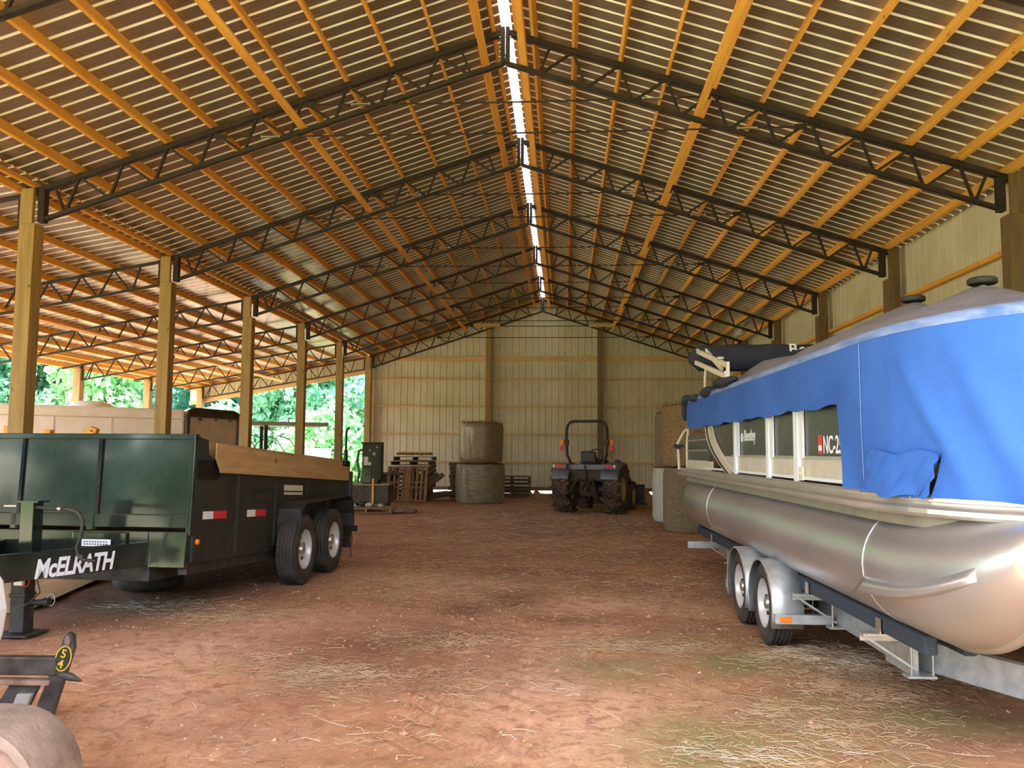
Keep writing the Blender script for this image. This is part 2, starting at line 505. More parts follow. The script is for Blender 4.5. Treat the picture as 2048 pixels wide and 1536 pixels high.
# ---- trusses
PANEL = [0.845 + 0.575 * k for k in range(9)]
def ang(b, p, q, w): b.angle(p, q, w, 0.007, (0, 1, 0)); return b
def make_truss():
    root = empty('roof_truss', (XR, 0, 0))
    zt = lambda d: ZE + SL * HW - SL * d
    zb = lambda d: zt(d) - 0.452
    for s in (-1, 1):
        b = MB()
        for yy in (-0.022, 0.022):
            b.bar((s * 0.03, yy, zt(0.03) - 0.03), (s * (HW + 0.10), yy, zt(HW + 0.10) - 0.03), 0.036, 0.062)
        b.build('top_chord', 'truss_steel', root)
        b = MB()
        for yy in (-0.020, 0.020):
            b.bar((s * 0.03, yy, zb(0.03) + 0.02), (s * (HW - 0.02), yy, zb(HW - 0.02) + 0.02), 0.03, 0.046)
        b.build('bottom_chord', 'truss_steel', root)
        b = MB(); b.bb(s * (HW - 0.085), s * HW, -0.05, 0.05, zb(HW) + 0.0, zt(HW) - 0.0)
        b.build('end_plate', 'truss_steel', root, bevel=0.004)
        def web(d0, z0, d1, z1, w=0.034):
            MB().bar((s * d0, 0, z0), (s * d1, 0, z1), 0.030, w, (0, 1, 0)).build('web_member', 'truss_steel', root)
        for k, p in enumerate(PANEL):
            n0 = p + 0.155
            n1 = p - 0.405
            web(p + .01, zt(p) - 0.05, n0, zb(n0) + 0.03)
            web(p - .03, zt(p) - 0.05, n1 + .02, zb(n1) + 0.03)
        web(5.76, zt(5.76) - .05, 5.625, zb(5.625) + .03)
        web(0.56, zt(0.56) - .05, 0.43, zb(0.43) + .03)
        # purlin clips
        for p in [0.12, 0.32] + PANEL + [HW + 0.04]:
            b = MB()
            c = Vector((s * p, 0, zt(p) + 0.03))
            b.box(c, (0.009, 0.11, 0.10), (0, s * math.atan(SL), 0))
            b.box(c + Vector((0, 0, -0.035)), (0.09, 0.10, 0.012), (0, s * math.atan(SL), 0))
            b.build('purlin_clip', 'truss_steel', root)
    b = MB()
    for s in (-1, 1):
        b.bb(s * 0.006, s * 0.055, -0.055, 0.055, zb(0) + 0.01, zt(0) + 0.02)
    b.build('ridge_plate', 'truss_steel', root, bevel=0.003)
    for z in (0.09, 0.22, 0.35): MB().cyl((-0.075, -0.03, zb(0) + z), (0.075, -0.03, zb(0) + z), 0.010, 8).build('bolt', 'bolt', root)
    # two tie rods with turnbuckles
    for dd, zz, sag in ((2.43, 5.83, 0.02), (3.57, 5.43, 0.015)):
        pts = [(dd * t, -0.045, zz - sag * (1 - t * t) * 1.0) for t in [x / 6 for x in range(-6, 7)]]
        r = MB().tube(pts, 0.0115, 8).build('tie_rod', 'truss_steel', root)
        for s in (-1, 1):
            b = MB()
            x = s * (dd - 0.62)
            for dy in (-0.016, 0.016): b.bar((x - .11, -0.045 + dy, zz - .01), (x + .11, -0.045 + dy, zz - .01), 0.008, 0.012)
            for q in (-.11, .11): b.bb(x + q - .012, x + q + .012, -0.045 - .02, -0.045 + .02, zz - .022, zz + .004)
            b.build('turnbuckle', 'bolt', r)
        for s in (-1, 1):
            MB().bb(s * (dd - .05), s * (dd + .09), -0.055, -0.040, zz - .035, zz + .035).build('gusset', 'truss_steel', r)
    return root
LP = [0.30 + 0.575 * k for k in range(10)]
def make_lean():
    root = empty('lean_to_truss', (XL - 0.2, 0, 0))
    x0 = 0.0; L = 5.84
    zt = lambda d: LE - LSL * (d + 0.2) if False else LE - LSL * (d + 0.0)
    zb = lambda d: zt(d) - 0.435
    b = MB()
    for yy in (-0.018, 0.018): b.bar((0.0, yy, zt(0) - 0.02), (-(L + 0.50), yy, zt(L + 0.5) - 0.02), 0.03, 0.045)
    b.build('top_chord', 'truss_steel', root)
    b = MB()
    for yy in (-0.016, 0.016): b.bar((0.0, yy, zb(0) + .015), (-(L - .03), yy, zb(L - .03) + .015), 0.026, 0.038)
    b.build('bottom_chord', 'truss_steel', root)
    for d in (0.03, L - 0.03):
        MB().bb(-d - .035, -d + .035, -.045, .045, zb(d), zt(d)).build('end_plate', 'truss_steel', root, bevel=0.003)
    def web(d0, z0, d1, z1): MB().bar((-d0, 0, z0), (-d1, 0, z1), 0.024, 0.028, (0, 1, 0)).build('web_member', 'truss_steel', root)
    for k, p in enumerate(LP):
        if k == 0: continue
        n0, n1 = p + 0.24, p - 0.29
        if n0 < L - .05: web(p + .015, zt(p) - .03, n0, zb(n0) + .02)
        web(p - .015, zt(p) - .03, n1, zb(n1) + .02)
    web(0.40, zt(.4) - .03, 0.52, zb(.52) + .02)
    web(L - .34, zt(L - .34) - .03, L - .24, zb(L - .24) + .02)
    for p in LP[1:] + [L - .05, L + 0.46]:
        b = MB()
        c = Vector((-p, 0, zt(p) + .02))
        b.box(c, (0.009, 0.10, 0.09), (0, -math.atan(LSL), 0))
        b.box(c + Vector((0, 0, -.03)), (0.08, 0.09, 0.012), (0, -math.atan(LSL), 0))
        b.build('purlin_clip', 'truss_steel', root)
    return root
NEAR = ['overhead at the top edge of the photo', 'nearest of those seen whole', 'second nearest seen whole', 'third from the front seen whole', 'fourth from the front seen whole',
        'fifth from the front seen whole', 'farthest, just before the back wall']
t0 = make_truss()
for i, y in enumerate(TY):
    o = t0 if i == 0 else copy_tree(t0)
    o.location.y = y
    tag(o, 'black steel gable roof truss, %s' % NEAR[i], 'roof truss', 'steel roof trusses')
t0 = make_lean()
for i, y in enumerate(TY):
    o = t0 if i == 0 else copy_tree(t0)
    o.location.y = y
    tag(o, 'thin steel side-roof truss left of the posts, %s' % (['left of the camera, nearest of all', 'second of the row', 'third of the row', 'fourth of the row', 'fifth of the row', 'sixth of the row', 'farthest, under the far gable strip'][i]), 'roof truss', 'lean-to trusses')

# ---- posts
def make_post(name, x0, x1, s, ztop_, notch):
    """s: side the truss lands on"""
    root = empty(name, ((x0 + x1) / 2, 0, 0))
    w = x1 - x0
    b = MB()
    b.bb(-w / 2, w / 2, -.10, .10, -.02, notch)
    b.build('lower_post', 'post', root, bevel=0.006)
    b = MB()
    if s > 0: b.bb(-w / 2, w / 2 - .035, -.10, -.045, notch, ztop_)
    else: b.bb(-w / 2 + .035, w / 2, -.10, -.045, notch, ztop_)
    b.build('notched_ply', 'post', root, bevel=0.004)
    return root
pl = make_post('timber_post', XL - .20, XL + .005, 1, ZE - .03, ZE - .48)
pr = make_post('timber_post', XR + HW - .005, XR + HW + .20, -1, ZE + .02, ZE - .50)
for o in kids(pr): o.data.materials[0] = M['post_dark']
PN = ['beside the camera, out at the left', 'nearest in view, behind the black trailer', 'second nearest in view', 'third in view from the front', 'fourth in view from the front', 'fifth in view, slim against the trees', 'farthest, at the corner of the back wall']
for i, y in enumerate(TY):
    o = pl if i == 0 else copy_tree(pl)
    o.location.y = y
    tag(o, 'square timber post of the left inner row, %s' % PN[i], 'post', 'left row of main posts')
for i, y in enumerate(TY):
    o = pr if i == 0 else copy_tree(pr)
    o.location.y = y
    tag(o, 'brown timber post against the right wall, %s' % (['beside the camera', 'nearest, above the blue boat cover', 'second nearest, left of the higher tent peak', 'third from the front', 'fourth from the front', 'fifth from the front, beyond the boat', 'farthest, in the back corner'][i]), 'post', 'right wall posts')
po = None
for i, y in enumerate(TY[1:]):
    if po is None:
        po = empty('outer_post', (XO - .04, y, 0))
        MB().bb(-.10, .10, -.10, .10, -.02, zl(XO) - .08).build('post_shaft', 'post', po, bevel=0.006)
        o = po
    else: o = copy_tree(po)
    o.location.y = y
    tag(o, 'pale timber post of the outer row beyond the camper, %s' % ['nearest the camera', 'second', 'third', 'leftmost of the three in view', 'middle of the three in view', 'rightmost of the three in view'][i], 'post', 'outer lean-to posts')

# ---- purlins (continuous lines of boards on edge)
def purlin(x, z, slope, label, group, name='roof_purlin', w=0.04, h=PUR, y0=YF + .05, y1=YB - .05, m='pine_y'):
    o = MB().box((0, (y0 + y1) / 2, 0), (w, y1 - y0, h), (0, slope, 0)).build(name, m, None, bevel=0.003, seg=1)
    o.location = (x, 0, z)
    return tag(o, label, 'roof beam', group)
am = math.atan(SL); al = math.atan(LSL)
for s, side in ((-1, 'left'), (1, 'right')):
    ds = [0.135, 0.34] + PANEL + [HW + 0.04]
    for k, d in enumerate(ds):
        off = PUR / 2
        x = XR + s * d + s * math.sin(am) * off
        z = ztop(d) + math.cos(am) * off + 0.001
        purlin(x, z, s * am, 'long golden pine roof board on the %s slope, %s counted from the ridge' % (side, ORD[k]), 'roof purlins of the %s slope' % side)
LPX = LP[1:] + [5.79, 6.30]
for k, p in enumerate([0.03] + LPX):
    d = p
    off = PUR / 2
    zz = LE - LSL * d
    purlin(XL - .2 - d - math.sin(al) * off, zz + math.cos(al) * off + .001, -al, 'orange pine board under the low side roof, %s counted from the main posts' % ORD[k], 'side roof purlins')
# lateral brace boards lying on the bottom chords
for x, lab in ((-3.29, 'half way up the left slope'), (-0.98, 'just left of the ridge'), (-0.50, 'just right of the ridge'), (1.62, 'half way up the right slope')):
    d = abs(x - XR)
    o = MB().box((0, (YF + YB) / 2 - .2, 0), (0.09, YB - YF - .7, 0.04), (0, (1 if x > XR else -1) * am, 0)).build('brace_board', 'pine_y', None, bevel=0.003, seg=1)
    o.location = (x, 0, ztop(d) - 0.452 + .072)
    tag(o, 'flat golden brace board lying on the truss bottom chords, %s' % lab, 'brace board', 'brace boards on the trusses')
o = MB().box((0, (YF + YB) / 2 - .2, 0), (0.14, YB - YF - .7, 0.04), (0, -al, 0)).build('brace_board', 'pine_y', None, bevel=0.003, seg=1)
o.location = (-9.70, 0, zl(-9.70 + .2) - 0.435 + .062)
tag(o, 'flat orange brace board on the side-roof trusses', 'brace board', 'brace boards on the trusses')

# ---- back wall framing
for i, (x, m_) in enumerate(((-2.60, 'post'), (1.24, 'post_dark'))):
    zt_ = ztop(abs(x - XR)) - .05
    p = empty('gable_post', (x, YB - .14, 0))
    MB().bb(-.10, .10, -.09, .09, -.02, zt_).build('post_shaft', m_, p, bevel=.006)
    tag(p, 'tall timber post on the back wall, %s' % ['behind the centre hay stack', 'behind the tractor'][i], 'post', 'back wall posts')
gz = [4.70, 3.99, 3.04, 2.09, 1.13]
segs = [(XL + .01, -2.70, 'left'), (-2.50, 1.14, 'middle'), (1.34, XR + HW - .01, 'right')]
GN = ['topmost, the widest', 'second from the top', 'third from the top', 'fourth from the top', 'lowest']
for k, z in enumerate(gz):
    for a, b_, side in segs:
        if k == 0: o = MB().bb(-(b_ - a) / 2, (b_ - a) / 2, -.02, .02, -.085, .085).build('wall_girt', 'pine_x', bevel=.003, seg=1)
        else: o = MB().bb(-(b_ - a) / 2, (b_ - a) / 2, -.07, .02, -.03, .03).build('wall_girt', 'pine_x', bevel=.003, seg=1)
        o.location = ((a + b_) / 2, YB - .025, z)
        tag(o, 'horizontal pine board on the back wall, %s bay, %s' % (side, GN[k]), 'wall board', 'back wall boards')
o = MB().bb(-(XRW - XL) / 2, (XRW - XL) / 2, -.02, .02, -.06, .06).build('base_board', 'post_dark', bevel=.003, seg=1)
o.location = ((XRW + XL) / 2, YB - .025, .235)
tag(o, 'dark base board along the foot of the back wall', 'wall board')
for x, lab in ((-2.66, 'left'), (1.30, 'right')):
    o = MB().bb(-.46, .46, -.02, .02, -.065, .065).build('collar_block', 'pine_x', bevel=.003, seg=1)
    o.location = (x, YB - .29, 5.84)
    tag(o, 'short orange board nailed across the top of the %s back wall post' % lab, 'wall board', 'short boards on the back wall')
for s, side in ((-1, 'left'), (1, 'right')):
    b = MB().bar((XR + s * .03, 0, ztop(.03) + .01), (XR + s * (HW + .1), 0, ztop(HW + .1) + .01), .04, .24)
    o = b.build('rake_board', 'pine_x', bevel=.003, seg=1); o.location.y = YB - .055
    tag(o, 'sloping orange board under the roof on the back gable, %s side' % side, 'wall board', 'rake boards')
for dz, lab in ((0.06, 'upper'), (-.46, 'lower')):
    o = MB().bar((XL - .20, 0, zl(XL - .2) + dz), (XO - .5, 0, zl(XO - .5) + dz), .04, .14).build('gable_plate', 'pine_x', bevel=.003, seg=1)
    o.location.y = YB - .03
    tag(o, 'sloping orange plate at the far end of the side roof, %s of two' % lab, 'wall board', 'gable strip plates')
# ---- right wall girts
for z, lab in ((3.99, 'upper'), (3.04, 'middle'), (2.09, 'lower')):
    o = MB().box((0, (YF + YB) / 2, 0), (.09, YB - YF - .1, .065)).build('wall_girt', 'pine_y', bevel=.003, seg=1)
    o.location = (XRW - .050, 0, z)
    tag(o, 'long horizontal pine board on the right wall, %s of three' % lab, 'wall board', 'right wall boards')
# ============================================================ GROUND
rng = np.random.default_rng(11)
def vnoise(x, y, s, seed):
    """smooth value noise on arrays"""
    r = np.random.default_rng(seed)
    T = r.random((64, 64))
    u, v = x / s, y / s
    iu, iv = np.floor(u).astype(int), np.floor(v).astype(int)
    fu, fv = u - iu, v - iv
    fu = fu * fu * (3 - 2 * fu); fv = fv * fv * (3 - 2 * fv)
    g = lambda a, b: T[a % 64, b % 64]
    return (g(iu, iv) * (1 - fu) + g(iu + 1, iv) * fu) * (1 - fv) + (g(iu, iv + 1) * (1 - fu) + g(iu + 1, iv + 1) * fu) * fv
# (x, y, rx, ry, strength) of patches on the floor
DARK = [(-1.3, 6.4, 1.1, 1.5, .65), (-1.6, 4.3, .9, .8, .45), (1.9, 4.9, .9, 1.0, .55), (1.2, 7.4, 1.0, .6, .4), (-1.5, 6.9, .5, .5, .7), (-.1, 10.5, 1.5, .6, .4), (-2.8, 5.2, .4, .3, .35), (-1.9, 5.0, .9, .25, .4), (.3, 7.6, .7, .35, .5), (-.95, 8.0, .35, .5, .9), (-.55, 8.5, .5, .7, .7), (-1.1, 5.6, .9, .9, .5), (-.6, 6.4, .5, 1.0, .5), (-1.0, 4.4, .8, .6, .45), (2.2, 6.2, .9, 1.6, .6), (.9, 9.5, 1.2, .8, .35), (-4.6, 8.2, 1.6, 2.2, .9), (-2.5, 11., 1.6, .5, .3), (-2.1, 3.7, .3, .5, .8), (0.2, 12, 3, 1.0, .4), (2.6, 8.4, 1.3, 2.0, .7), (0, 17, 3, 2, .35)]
MOSS = [(1.0, 4.3, .8, .5, .7), (1.55, 5.1, .5, .35, .8), (1.45, 6.15, .55, .35, 1.1), (1.15, 6.35, .3, .2, .8), (.75, 4.35, .45, .55, 1.1), (1.25, 4.6, .45, .4, .8), (.35, 6.0, .5, .5, .5), (.9, 6.7, .7, .3, .5), (-.4, 3.9, .9, .2, .45), (2.0, 5.0, .5, .3, .9), (-3.9, 7.6, .5, .5, .35), (1.6, 4.1, .4, .4, .7)]
PALE = [(-2.9, 6.0, 1.0, 1.0, .7), (-2.4, 5.0, .5, .7, .9), (-2.2, 7.3, 1.2, .6, .6), (-1.7, 4.2, .5, .5, .7), (-.2, 5.2, .5, 1.4, .6), (.2, 4.6, .5, .9, .6), (-3.2, 18.5, 1.5, 1.2, .6), (-4.2, 21.5, 1.2, 1.2, .7), (0.3, 8.3, 1.6, .4, .6), (-1.5, 9.6, 1.4, .6, .4), (-12.5, 12, 4.2, 30, 1.2), (-12.5, 22, 4.2, 12, 1.2)]  # wide lean-to entries are paled so that floor bounces light up
def field(L, x, y):
    f = np.zeros_like(x)
    for cx, cy, rx, ry, s in L:
        f = np.maximum(f, s * np.exp(-(((x - cx) / rx) ** 2 + ((y - cy) / ry) ** 2)))
    return f
def ground_h(x, y):
    h = (vnoise(x, y, .9, 1) - .5) * .030 + (vnoise(x, y, .28, 2) - .5) * .014 + (vnoise(x, y, .09, 3) - .5) * .012
    # tyre lugs pressed in the clay in the foreground
    for cx, wd, ya, yb in ((-.55, .38, 3.0, 8.5),):
        c = cx + (y - 4) * -.02
        u = (x - c) / wd
        m = (np.abs(u) < 1) * np.clip((y - ya) * 2, 0, 1) * np.clip((yb - y) * .6, 0, 1)
        lug = np.sin((y + (x - c) * 1.1) * 2 * PI / .21)
        h -= m * np.clip(lug * 1.6, -.3, 1) * .028 * (np.abs(u) > .2) * (0.4 + vnoise(x, y, .5, 9))
    far = np.clip((13 - y) / 6, 0.4, 1)
    h = h * far
    # berm along the foot of the back wall, with holes the light comes through
    bm = np.exp(-((y - 28.30) / .22) ** 2)
    open_ = np.zeros_like(x)
    for a, b_, d in ((-4.52, -3.75, .24), (-2.15, -1.75, .14), (-1.68, -1.25, .13), (-1.15, -.98, .18), (-.90, -.25, .14), (-.15, .1, .08), (2.85, 3.2, .15), (-6.2, -5.6, .1)):
        open_ = np.maximum(open_, d * np.clip((x - a) / .08, 0, 1) * np.clip((b_ - x) / .08, 0, 1))
    h += bm * np.clip(.24 - open_ + (vnoise(x, y, .2, 5) - .5) * .02, 0, 1) * (x > -7) * (x < 5.45)
    return h - .012
def ground_mesh(name, x0, x1, y0, y1, step):
    xs = np.arange(x0, x1 + step / 2, step); ys = np.arange(y0, y1 + step / 2, step)
    X, Y = np.meshgrid(xs, ys)
    Z = ground_h(X, Y)
    nx, ny = len(xs), len(ys)
    co = np.stack([X, Y, Z], -1).reshape(-1, 3)
    i = np.arange(nx * ny).reshape(ny, nx)
    fs = np.stack([i[:-1, :-1], i[:-1, 1:], i[1:, 1:], i[1:, :-1]], -1).reshape(-1, 4)
    me = bpy.data.meshes.new(name)
    me.vertices.add(len(co)); me.vertices.foreach_set('co', co.astype(np.float32).ravel())
    me.loops.add(fs.size); me.loops.foreach_set('vertex_index', fs.astype(np.int32).ravel())
    me.polygons.add(len(fs)); me.polygons.foreach_set('loop_start', (np.arange(len(fs)) * 4).astype(np.int32))
    me.polygons.foreach_set('use_smooth', np.ones(len(fs), bool))
    me.update(calc_edges=True)
    at = me.color_attributes.new('patch', 'FLOAT_COLOR', 'POINT')
    n1 = vnoise(X, Y, .5, 21) * .7 + vnoise(X, Y, .16, 22) * .3
    br = lambda f: np.clip(f * (0.55 + n1 * 1.35), 0, 1)
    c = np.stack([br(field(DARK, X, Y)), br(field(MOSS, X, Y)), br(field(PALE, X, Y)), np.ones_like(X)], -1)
    at.data.foreach_set('color', c.astype(np.float32).ravel())
    o = bpy.data.objects.new(name, me); COL.objects.link(o)
    return o
m, t, b = new_mat('red_clay')
v = coords(t)
big = noise(t, v, .55, 5, .6)
mid = noise(t, v, 2.6, 6, .65, .4)
fine = noise(t, v, 28, 4, .7)
base = ramp(t, big, [(.34, (.30, .135, .055)), (.45, (.47, .215, .10)), (.56, (.62, .31, .165)), (.70, (.42, .22, .09))])
base = mixc(t, ramp(t, mid, [(.42, (0, 0, 0)), (.66, (.75, .75, .75))]), base, (.50, .30, .13))
base = mixc(t, ramp(t, mid, [(.60, (0, 0, 0)), (.74, (.6, .6, .6))]), base, (.74, .50, .34))
vc = t.nodes.new('ShaderNodeVertexColor'); vc.layer_name = 'patch'
sp = t.nodes.new('ShaderNodeSeparateColor'); t.links.new(vc.outputs[0], sp.inputs[0])
base = mixc(t, sp.outputs[2], base, (.78, .46, .31))
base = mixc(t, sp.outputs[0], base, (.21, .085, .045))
base = mixc(t, sp.outputs[1], base, (.22, .20, .065))
base = mixc(t, ramp(t, fine, [(.3, (.35, .35, .35)), (.62, (0, 0, 0))]), base, (.26, .12, .07))
clod = noise(t, v, 9, 6, .7, .8)
base = mixc(t, ramp(t, clod, [(.38, (.75, .75, .75)), (.50, (0, 0, 0))]), base, (.27, .12, .06))
base = mixc(t, ramp(t, clod, [(.58, (0, 0, 0)), (.68, (.55, .55, .55))]), base, (.70, .44, .29))
t.links.new(base, b.inputs['Base Color'])
b.inputs['Roughness'].default_value = .9
bump(t, b, fine, .45, .012)
M['red_clay'] = m
fl = ground_mesh('floor', -14.0, 5.7, .4, 28.6, .05)
fl.data.materials.append(M['red_clay'])
tag(fl, kind='structure')
m, t, b = new_mat('yard')
v = coords(t)
c = ramp(t, noise(t, v, .12, 5), [(.35, (.66, .47, .30)), (.5, (.46, .50, .22)), (.7, (.70, .56, .38))])
c = mixc(t, .35, c, ramp(t, noise(t, v, 3, 5), [(.3, (.42, .42, .18)), (.7, (.72, .60, .42))]))
sx_ = t.nodes.new('ShaderNodeSeparateXYZ'); t.links.new(v, sx_.inputs[0])
mr_ = t.nodes.new('ShaderNodeMapRange'); mr_.inputs[1].default_value = -3; mr_.inputs[2].default_value = -6
t.links.new(sx_.outputs[1], mr_.inputs[0])
c = mixc(t, mr_.outputs[0], c, ramp(t, noise(t, v, 1.4, 5), [(.3, (.13, .25, .06)), (.7, (.26, .40, .12))]))
t.links.new(c, b.inputs['Base Color']); b.inputs['Roughness'].default_value = .95
M['yard'] = m
g = MB()
P = [[(-110 + 11 * i, -50 + 11 * j, -.06) for i in range(21)] for j in range(20)]
g.grid(P)
tag(g.build('ground', 'yard'), kind='structure')

# straw litter: countless strands
y_near = lambda y: y < 7.2
def strands(name, mkey, clusters, seed, label, th=0.0022):
    r = random.Random(seed)
    vs, fs = [], []
    for cx, cy, rx, ry, n, lmin, lmax in clusters:
        for _ in range(int(n * (2.0 if y_near(cy) else 1.5))):
            x, y = cx + r.gauss(0, 1) * rx * .55, cy + r.gauss(0, 1) * ry * .55
            if y < 2.9 or y > 27.8 or x < -6.6 or x > 5.3: continue
            l = r.uniform(lmin, lmax) * (1.0 if r.random() < .8 else 1.7)
            a = r.uniform(0, PI); k = r.uniform(-.5, .5)
            w = r.uniform(.4, 1.2) * th * (.42 + y * .045)
            p0 = (x, y); p1 = (x + math.cos(a) * l * .5, y + math.sin(a) * l * .5)
            p2 = (p1[0] + math.cos(a + k) * l * .5, p1[1] + math.sin(a + k) * l * .5)
            z = r.uniform(.0, .006)
            zz = [z + r.uniform(0, .006), z + .002 + r.uniform(0, .010), z + r.uniform(0, .006)]
            nx, ny = -math.sin(a) * w, math.cos(a) * w
            o = len(vs)
            for q, h in zip((p0, p1, p2), zz):
                vs += [(q[0] + nx, q[1] + ny, h), (q[0] - nx, q[1] - ny, h), (q[0], q[1], h + w * 1.3)]
            for i in (0, 3):
                for j in range(3):
                    fs.append((o + i + j, o + i + (j + 1) % 3, o + i + 3 + (j + 1) % 3, o + i + 3 + j))
    X = np.array([p[0] for p in vs]); Y = np.array([p[1] for p in vs]); H = ground_h(X, Y)
    vs = [(p[0], p[1], p[2] + h) for p, h in zip(vs, H)]
    b_ = MB(); b_.add(vs, fs)
    return tag(b_.build(name, mkey, fix=False), label, 'straw', None, 'stuff')
CL = [(-1.65, 5.55, .45, .45, 420, .03, .10), (-1.05, 6.6, .5, .35, 240, .03, .10), (-.9, 5.4, .5, .4, 200, .03, .1), (.55, 6.55, .55, .22, 300, .03, .09), (1.2, 5.0, .6, .5, 320, .03, .10),
      (1.9, 5.6, .5, .5, 420, .03, .10), (1.75, 6.45, .7, .25, 500, .03, .08), (2.1, 5.9, .5, .4, 350, .03, .09), (1.0, 4.15, .4, .25, 70, .04, .14), (1.6, 4.4, .6, .6, 150, .04, .13), (-2.9, 7.3, .6, .35, 260, .03, .09),
      (-3.5, 7.9, .8, .5, 260, .03, .09), (-2.2, 6.0, .4, .5, 150, .03, .1), (-.2, 4.2, .8, .4, 70, .03, .12), (-1.4, 4.2, .6, .5, 90, .03, .1), (0, 6, 2.6, 3.0, 900, .02, .09), (.5, 9.5, 2.4, 1.6, 1400, .02, .08), (-1.5, 9.5, 1.6, 1.6, 600, .02, .08),
      (0, 13, 3.2, 3, 3600, .03, .12), (-1, 18, 3.6, 3.5, 3400, .05, .15), (2, 12, 1.6, 3, 900, .03, .1), (-2, 23.5, 3, 2.4, 900, .04, .12), (2.4, 14.6, .9, .9, 500, .03, .1)]
strands('straw_litter', 'straw', CL, 3, 'dry straw scattered over the red clay floor')
CL2 = [(.85, 4.25, .35, .2, 36, .05, .16), (1.5, 4.55, .5, .4, 40, .05, .18), (.0, 5.35, .15, .12, 10, .06, .12), (-.3, 4.6, 1.6, .8, 50, .04, .14), (2.1, 6.2, .5, .5, 220, .03, .09), (-4.0, 7.8, .5, .3, 60, .05, .14), (0, 20, 3.0, 3, 260, .05, .14), (-2.6, 5.0, .4, .4, 14, .06, .14)]
strands('pale_straw', 'straw_pale', CL2, 5, 'pale bleached straw stalks lying loose on the floor')

# crumbs of clay lying about
r = random.Random(77)
vs, fs = [], []
for _ in range(5200):
    y = 3.0 + r.random() ** 1.6 * 16; x = r.uniform(-4.2, 3.4)
    s_ = r.uniform(.003, .009) * (1 + y * .05) * (2.2 if r.random() < .05 else 1)
    o_ = len(vs)
    a = r.uniform(0, 6.28)
    for q in range(4): vs.append((x + s_ * r.uniform(.7, 1.4) * math.cos(a + q * PI / 2), y + s_ * r.uniform(.7, 1.4) * math.sin(a + q * PI / 2), .0))
    vs.append((x, y, s_ * r.uniform(.5, 1.1)))
    fs += [(o_, o_ + 1, o_ + 4), (o_ + 1, o_ + 2, o_ + 4), (o_ + 2, o_ + 3, o_ + 4), (o_ + 3, o_, o_ + 4)]
H = ground_h(np.array([p[0] for p in vs]), np.array([p[1] for p in vs]))
b = MB(); b.add([(p[0], p[1], p[2] + h) for p, h in zip(vs, H)], fs)
tag(b.build('clay_crumbs', mat('crumb', (.30, .13, .07), (.58, .33, .21), .95, 0, 9), fix=False), 'small crumbs of red clay strewn over the floor', 'dirt', None, 'stuff')

# ============================================================ WHEELS
def wheel(name, parent, loc, Rt, wt, rr, out=-1, tyre='rubber', rim='white_rim', rz=0.0, grooves=True, lugs=0, dish=.35, holes=5):
    """axle along X; out = side of the outer face (-1 left, 1 right)"""
    w = empty(name, loc, rz); w.parent = parent
    h = wt / 2
    prof = [(rr, -h * .82), (rr + .012, -h * .95), (rr + (Rt - rr) * .5, -h * 1.0), (Rt - .035, -h * .93), (Rt - .012, -h * .80)]
    if grooves:
        for k in range(5):
            a = -h * .68 + k * h * .34
            prof += [(Rt, a - h * .10), (Rt, a + h * .08), (Rt - .009, a + h * .11), (Rt - .009, a + h * .16)]
    else: prof += [(Rt - .004, -h * .5), (Rt, 0), (Rt - .004, h * .5)]
    prof += [(Rt - .012, h * .80), (Rt - .035, h * .93), (rr + (Rt - rr) * .5, h), (rr + .012, h * .95), (rr, h * .82)]
    b = MB().lathe(prof, 48, 'X', closed=True)
    if lugs:
        for k in range(lugs):
            for s in (-1, 1):
                t = 2 * PI * (k + (.5 if s > 0 else 0)) / lugs
                for q in range(3):
                    f = q / 2.0
                    tt = t + f * .20
                    x = s * h * (.08 + .84 * f)
                    rad = Rt + .012 - .020 * f * f
                    c = Vector((x, rad * math.cos(tt), rad * math.sin(tt)))
                    b.box(c, (h * .56, .05 if lugs > 17 else .07, .06), Matrix.Rotation(tt, 3, 'X') @ Matrix.Rotation(s * .45, 3, 'Y') @ Matrix.Rotation(PI / 2 - .0, 3, 'X'))
    b.build('tyre', tyre, w)
    o = out
    b = MB()
    f0 = o * h * .82; d = o * h
    prof = [(rr + .012, f0 * 1.06), (rr - .010, f0 * 1.06), (rr - .018, f0 * .9), (rr * .90, f0 * .55), (rr * .80, f0 * .35 + 0), (rr * .74, f0 * .22), (rr * .46, f0 * .40), (rr * .30, f0 * .44), (rr * .28, f0 * .30), (.001, f0 * .28)]
    b.lathe(prof, 40, 'X')
    prof = [(rr + .012, -f0 * 1.0), (rr * .9, -f0 * .6), (rr * .8, f0 * .1), (.001, f0 * .1)]
    b.lathe(prof, 28, 'X')
    rm = b.build('rim', rim, w)
    b = MB()
    b.lathe([(rr * .27, f0 * .2), (rr * .25, f0 * .85), (rr * .20, f0 * .95), (.001, f0 * .97)], 20, 'X')
    b.build('hub_cap', 'bolt' if rim != 'yellow_rim' else rim, w)
    b = MB()
    for k in range(holes):
        t = 2 * PI * k / holes + .3
        c = (f0 * .37, rr * .60 * math.cos(t), rr * .60 * math.sin(t))
        b.lathe([(rr * .085, -.012), (rr * .085, .012), (.001, .012)], 10, 'X', (c[0], c[1], c[2]))
    b.build('rim_hole', 'black_rough', rm)
    return w

# ============================================================ DUMP TRAILER
# local frame: origin on the ground under the front right corner of the bed, +y to the tail, x left negative
DT = empty('dump_trailer', (-3.27, 7.10, 0), -0.05)
tag(DT, 'black dump trailer with tandem wheels, plywood side boards and lettered drawbar', 'trailer')
bed = empty('dump_bed', (0, 0, 0), 0, rx=R(-3.0)); bed.parent = DT
BW, BL = 2.12, 4.36
ZT, ZB = 1.63, .80
SB = .50
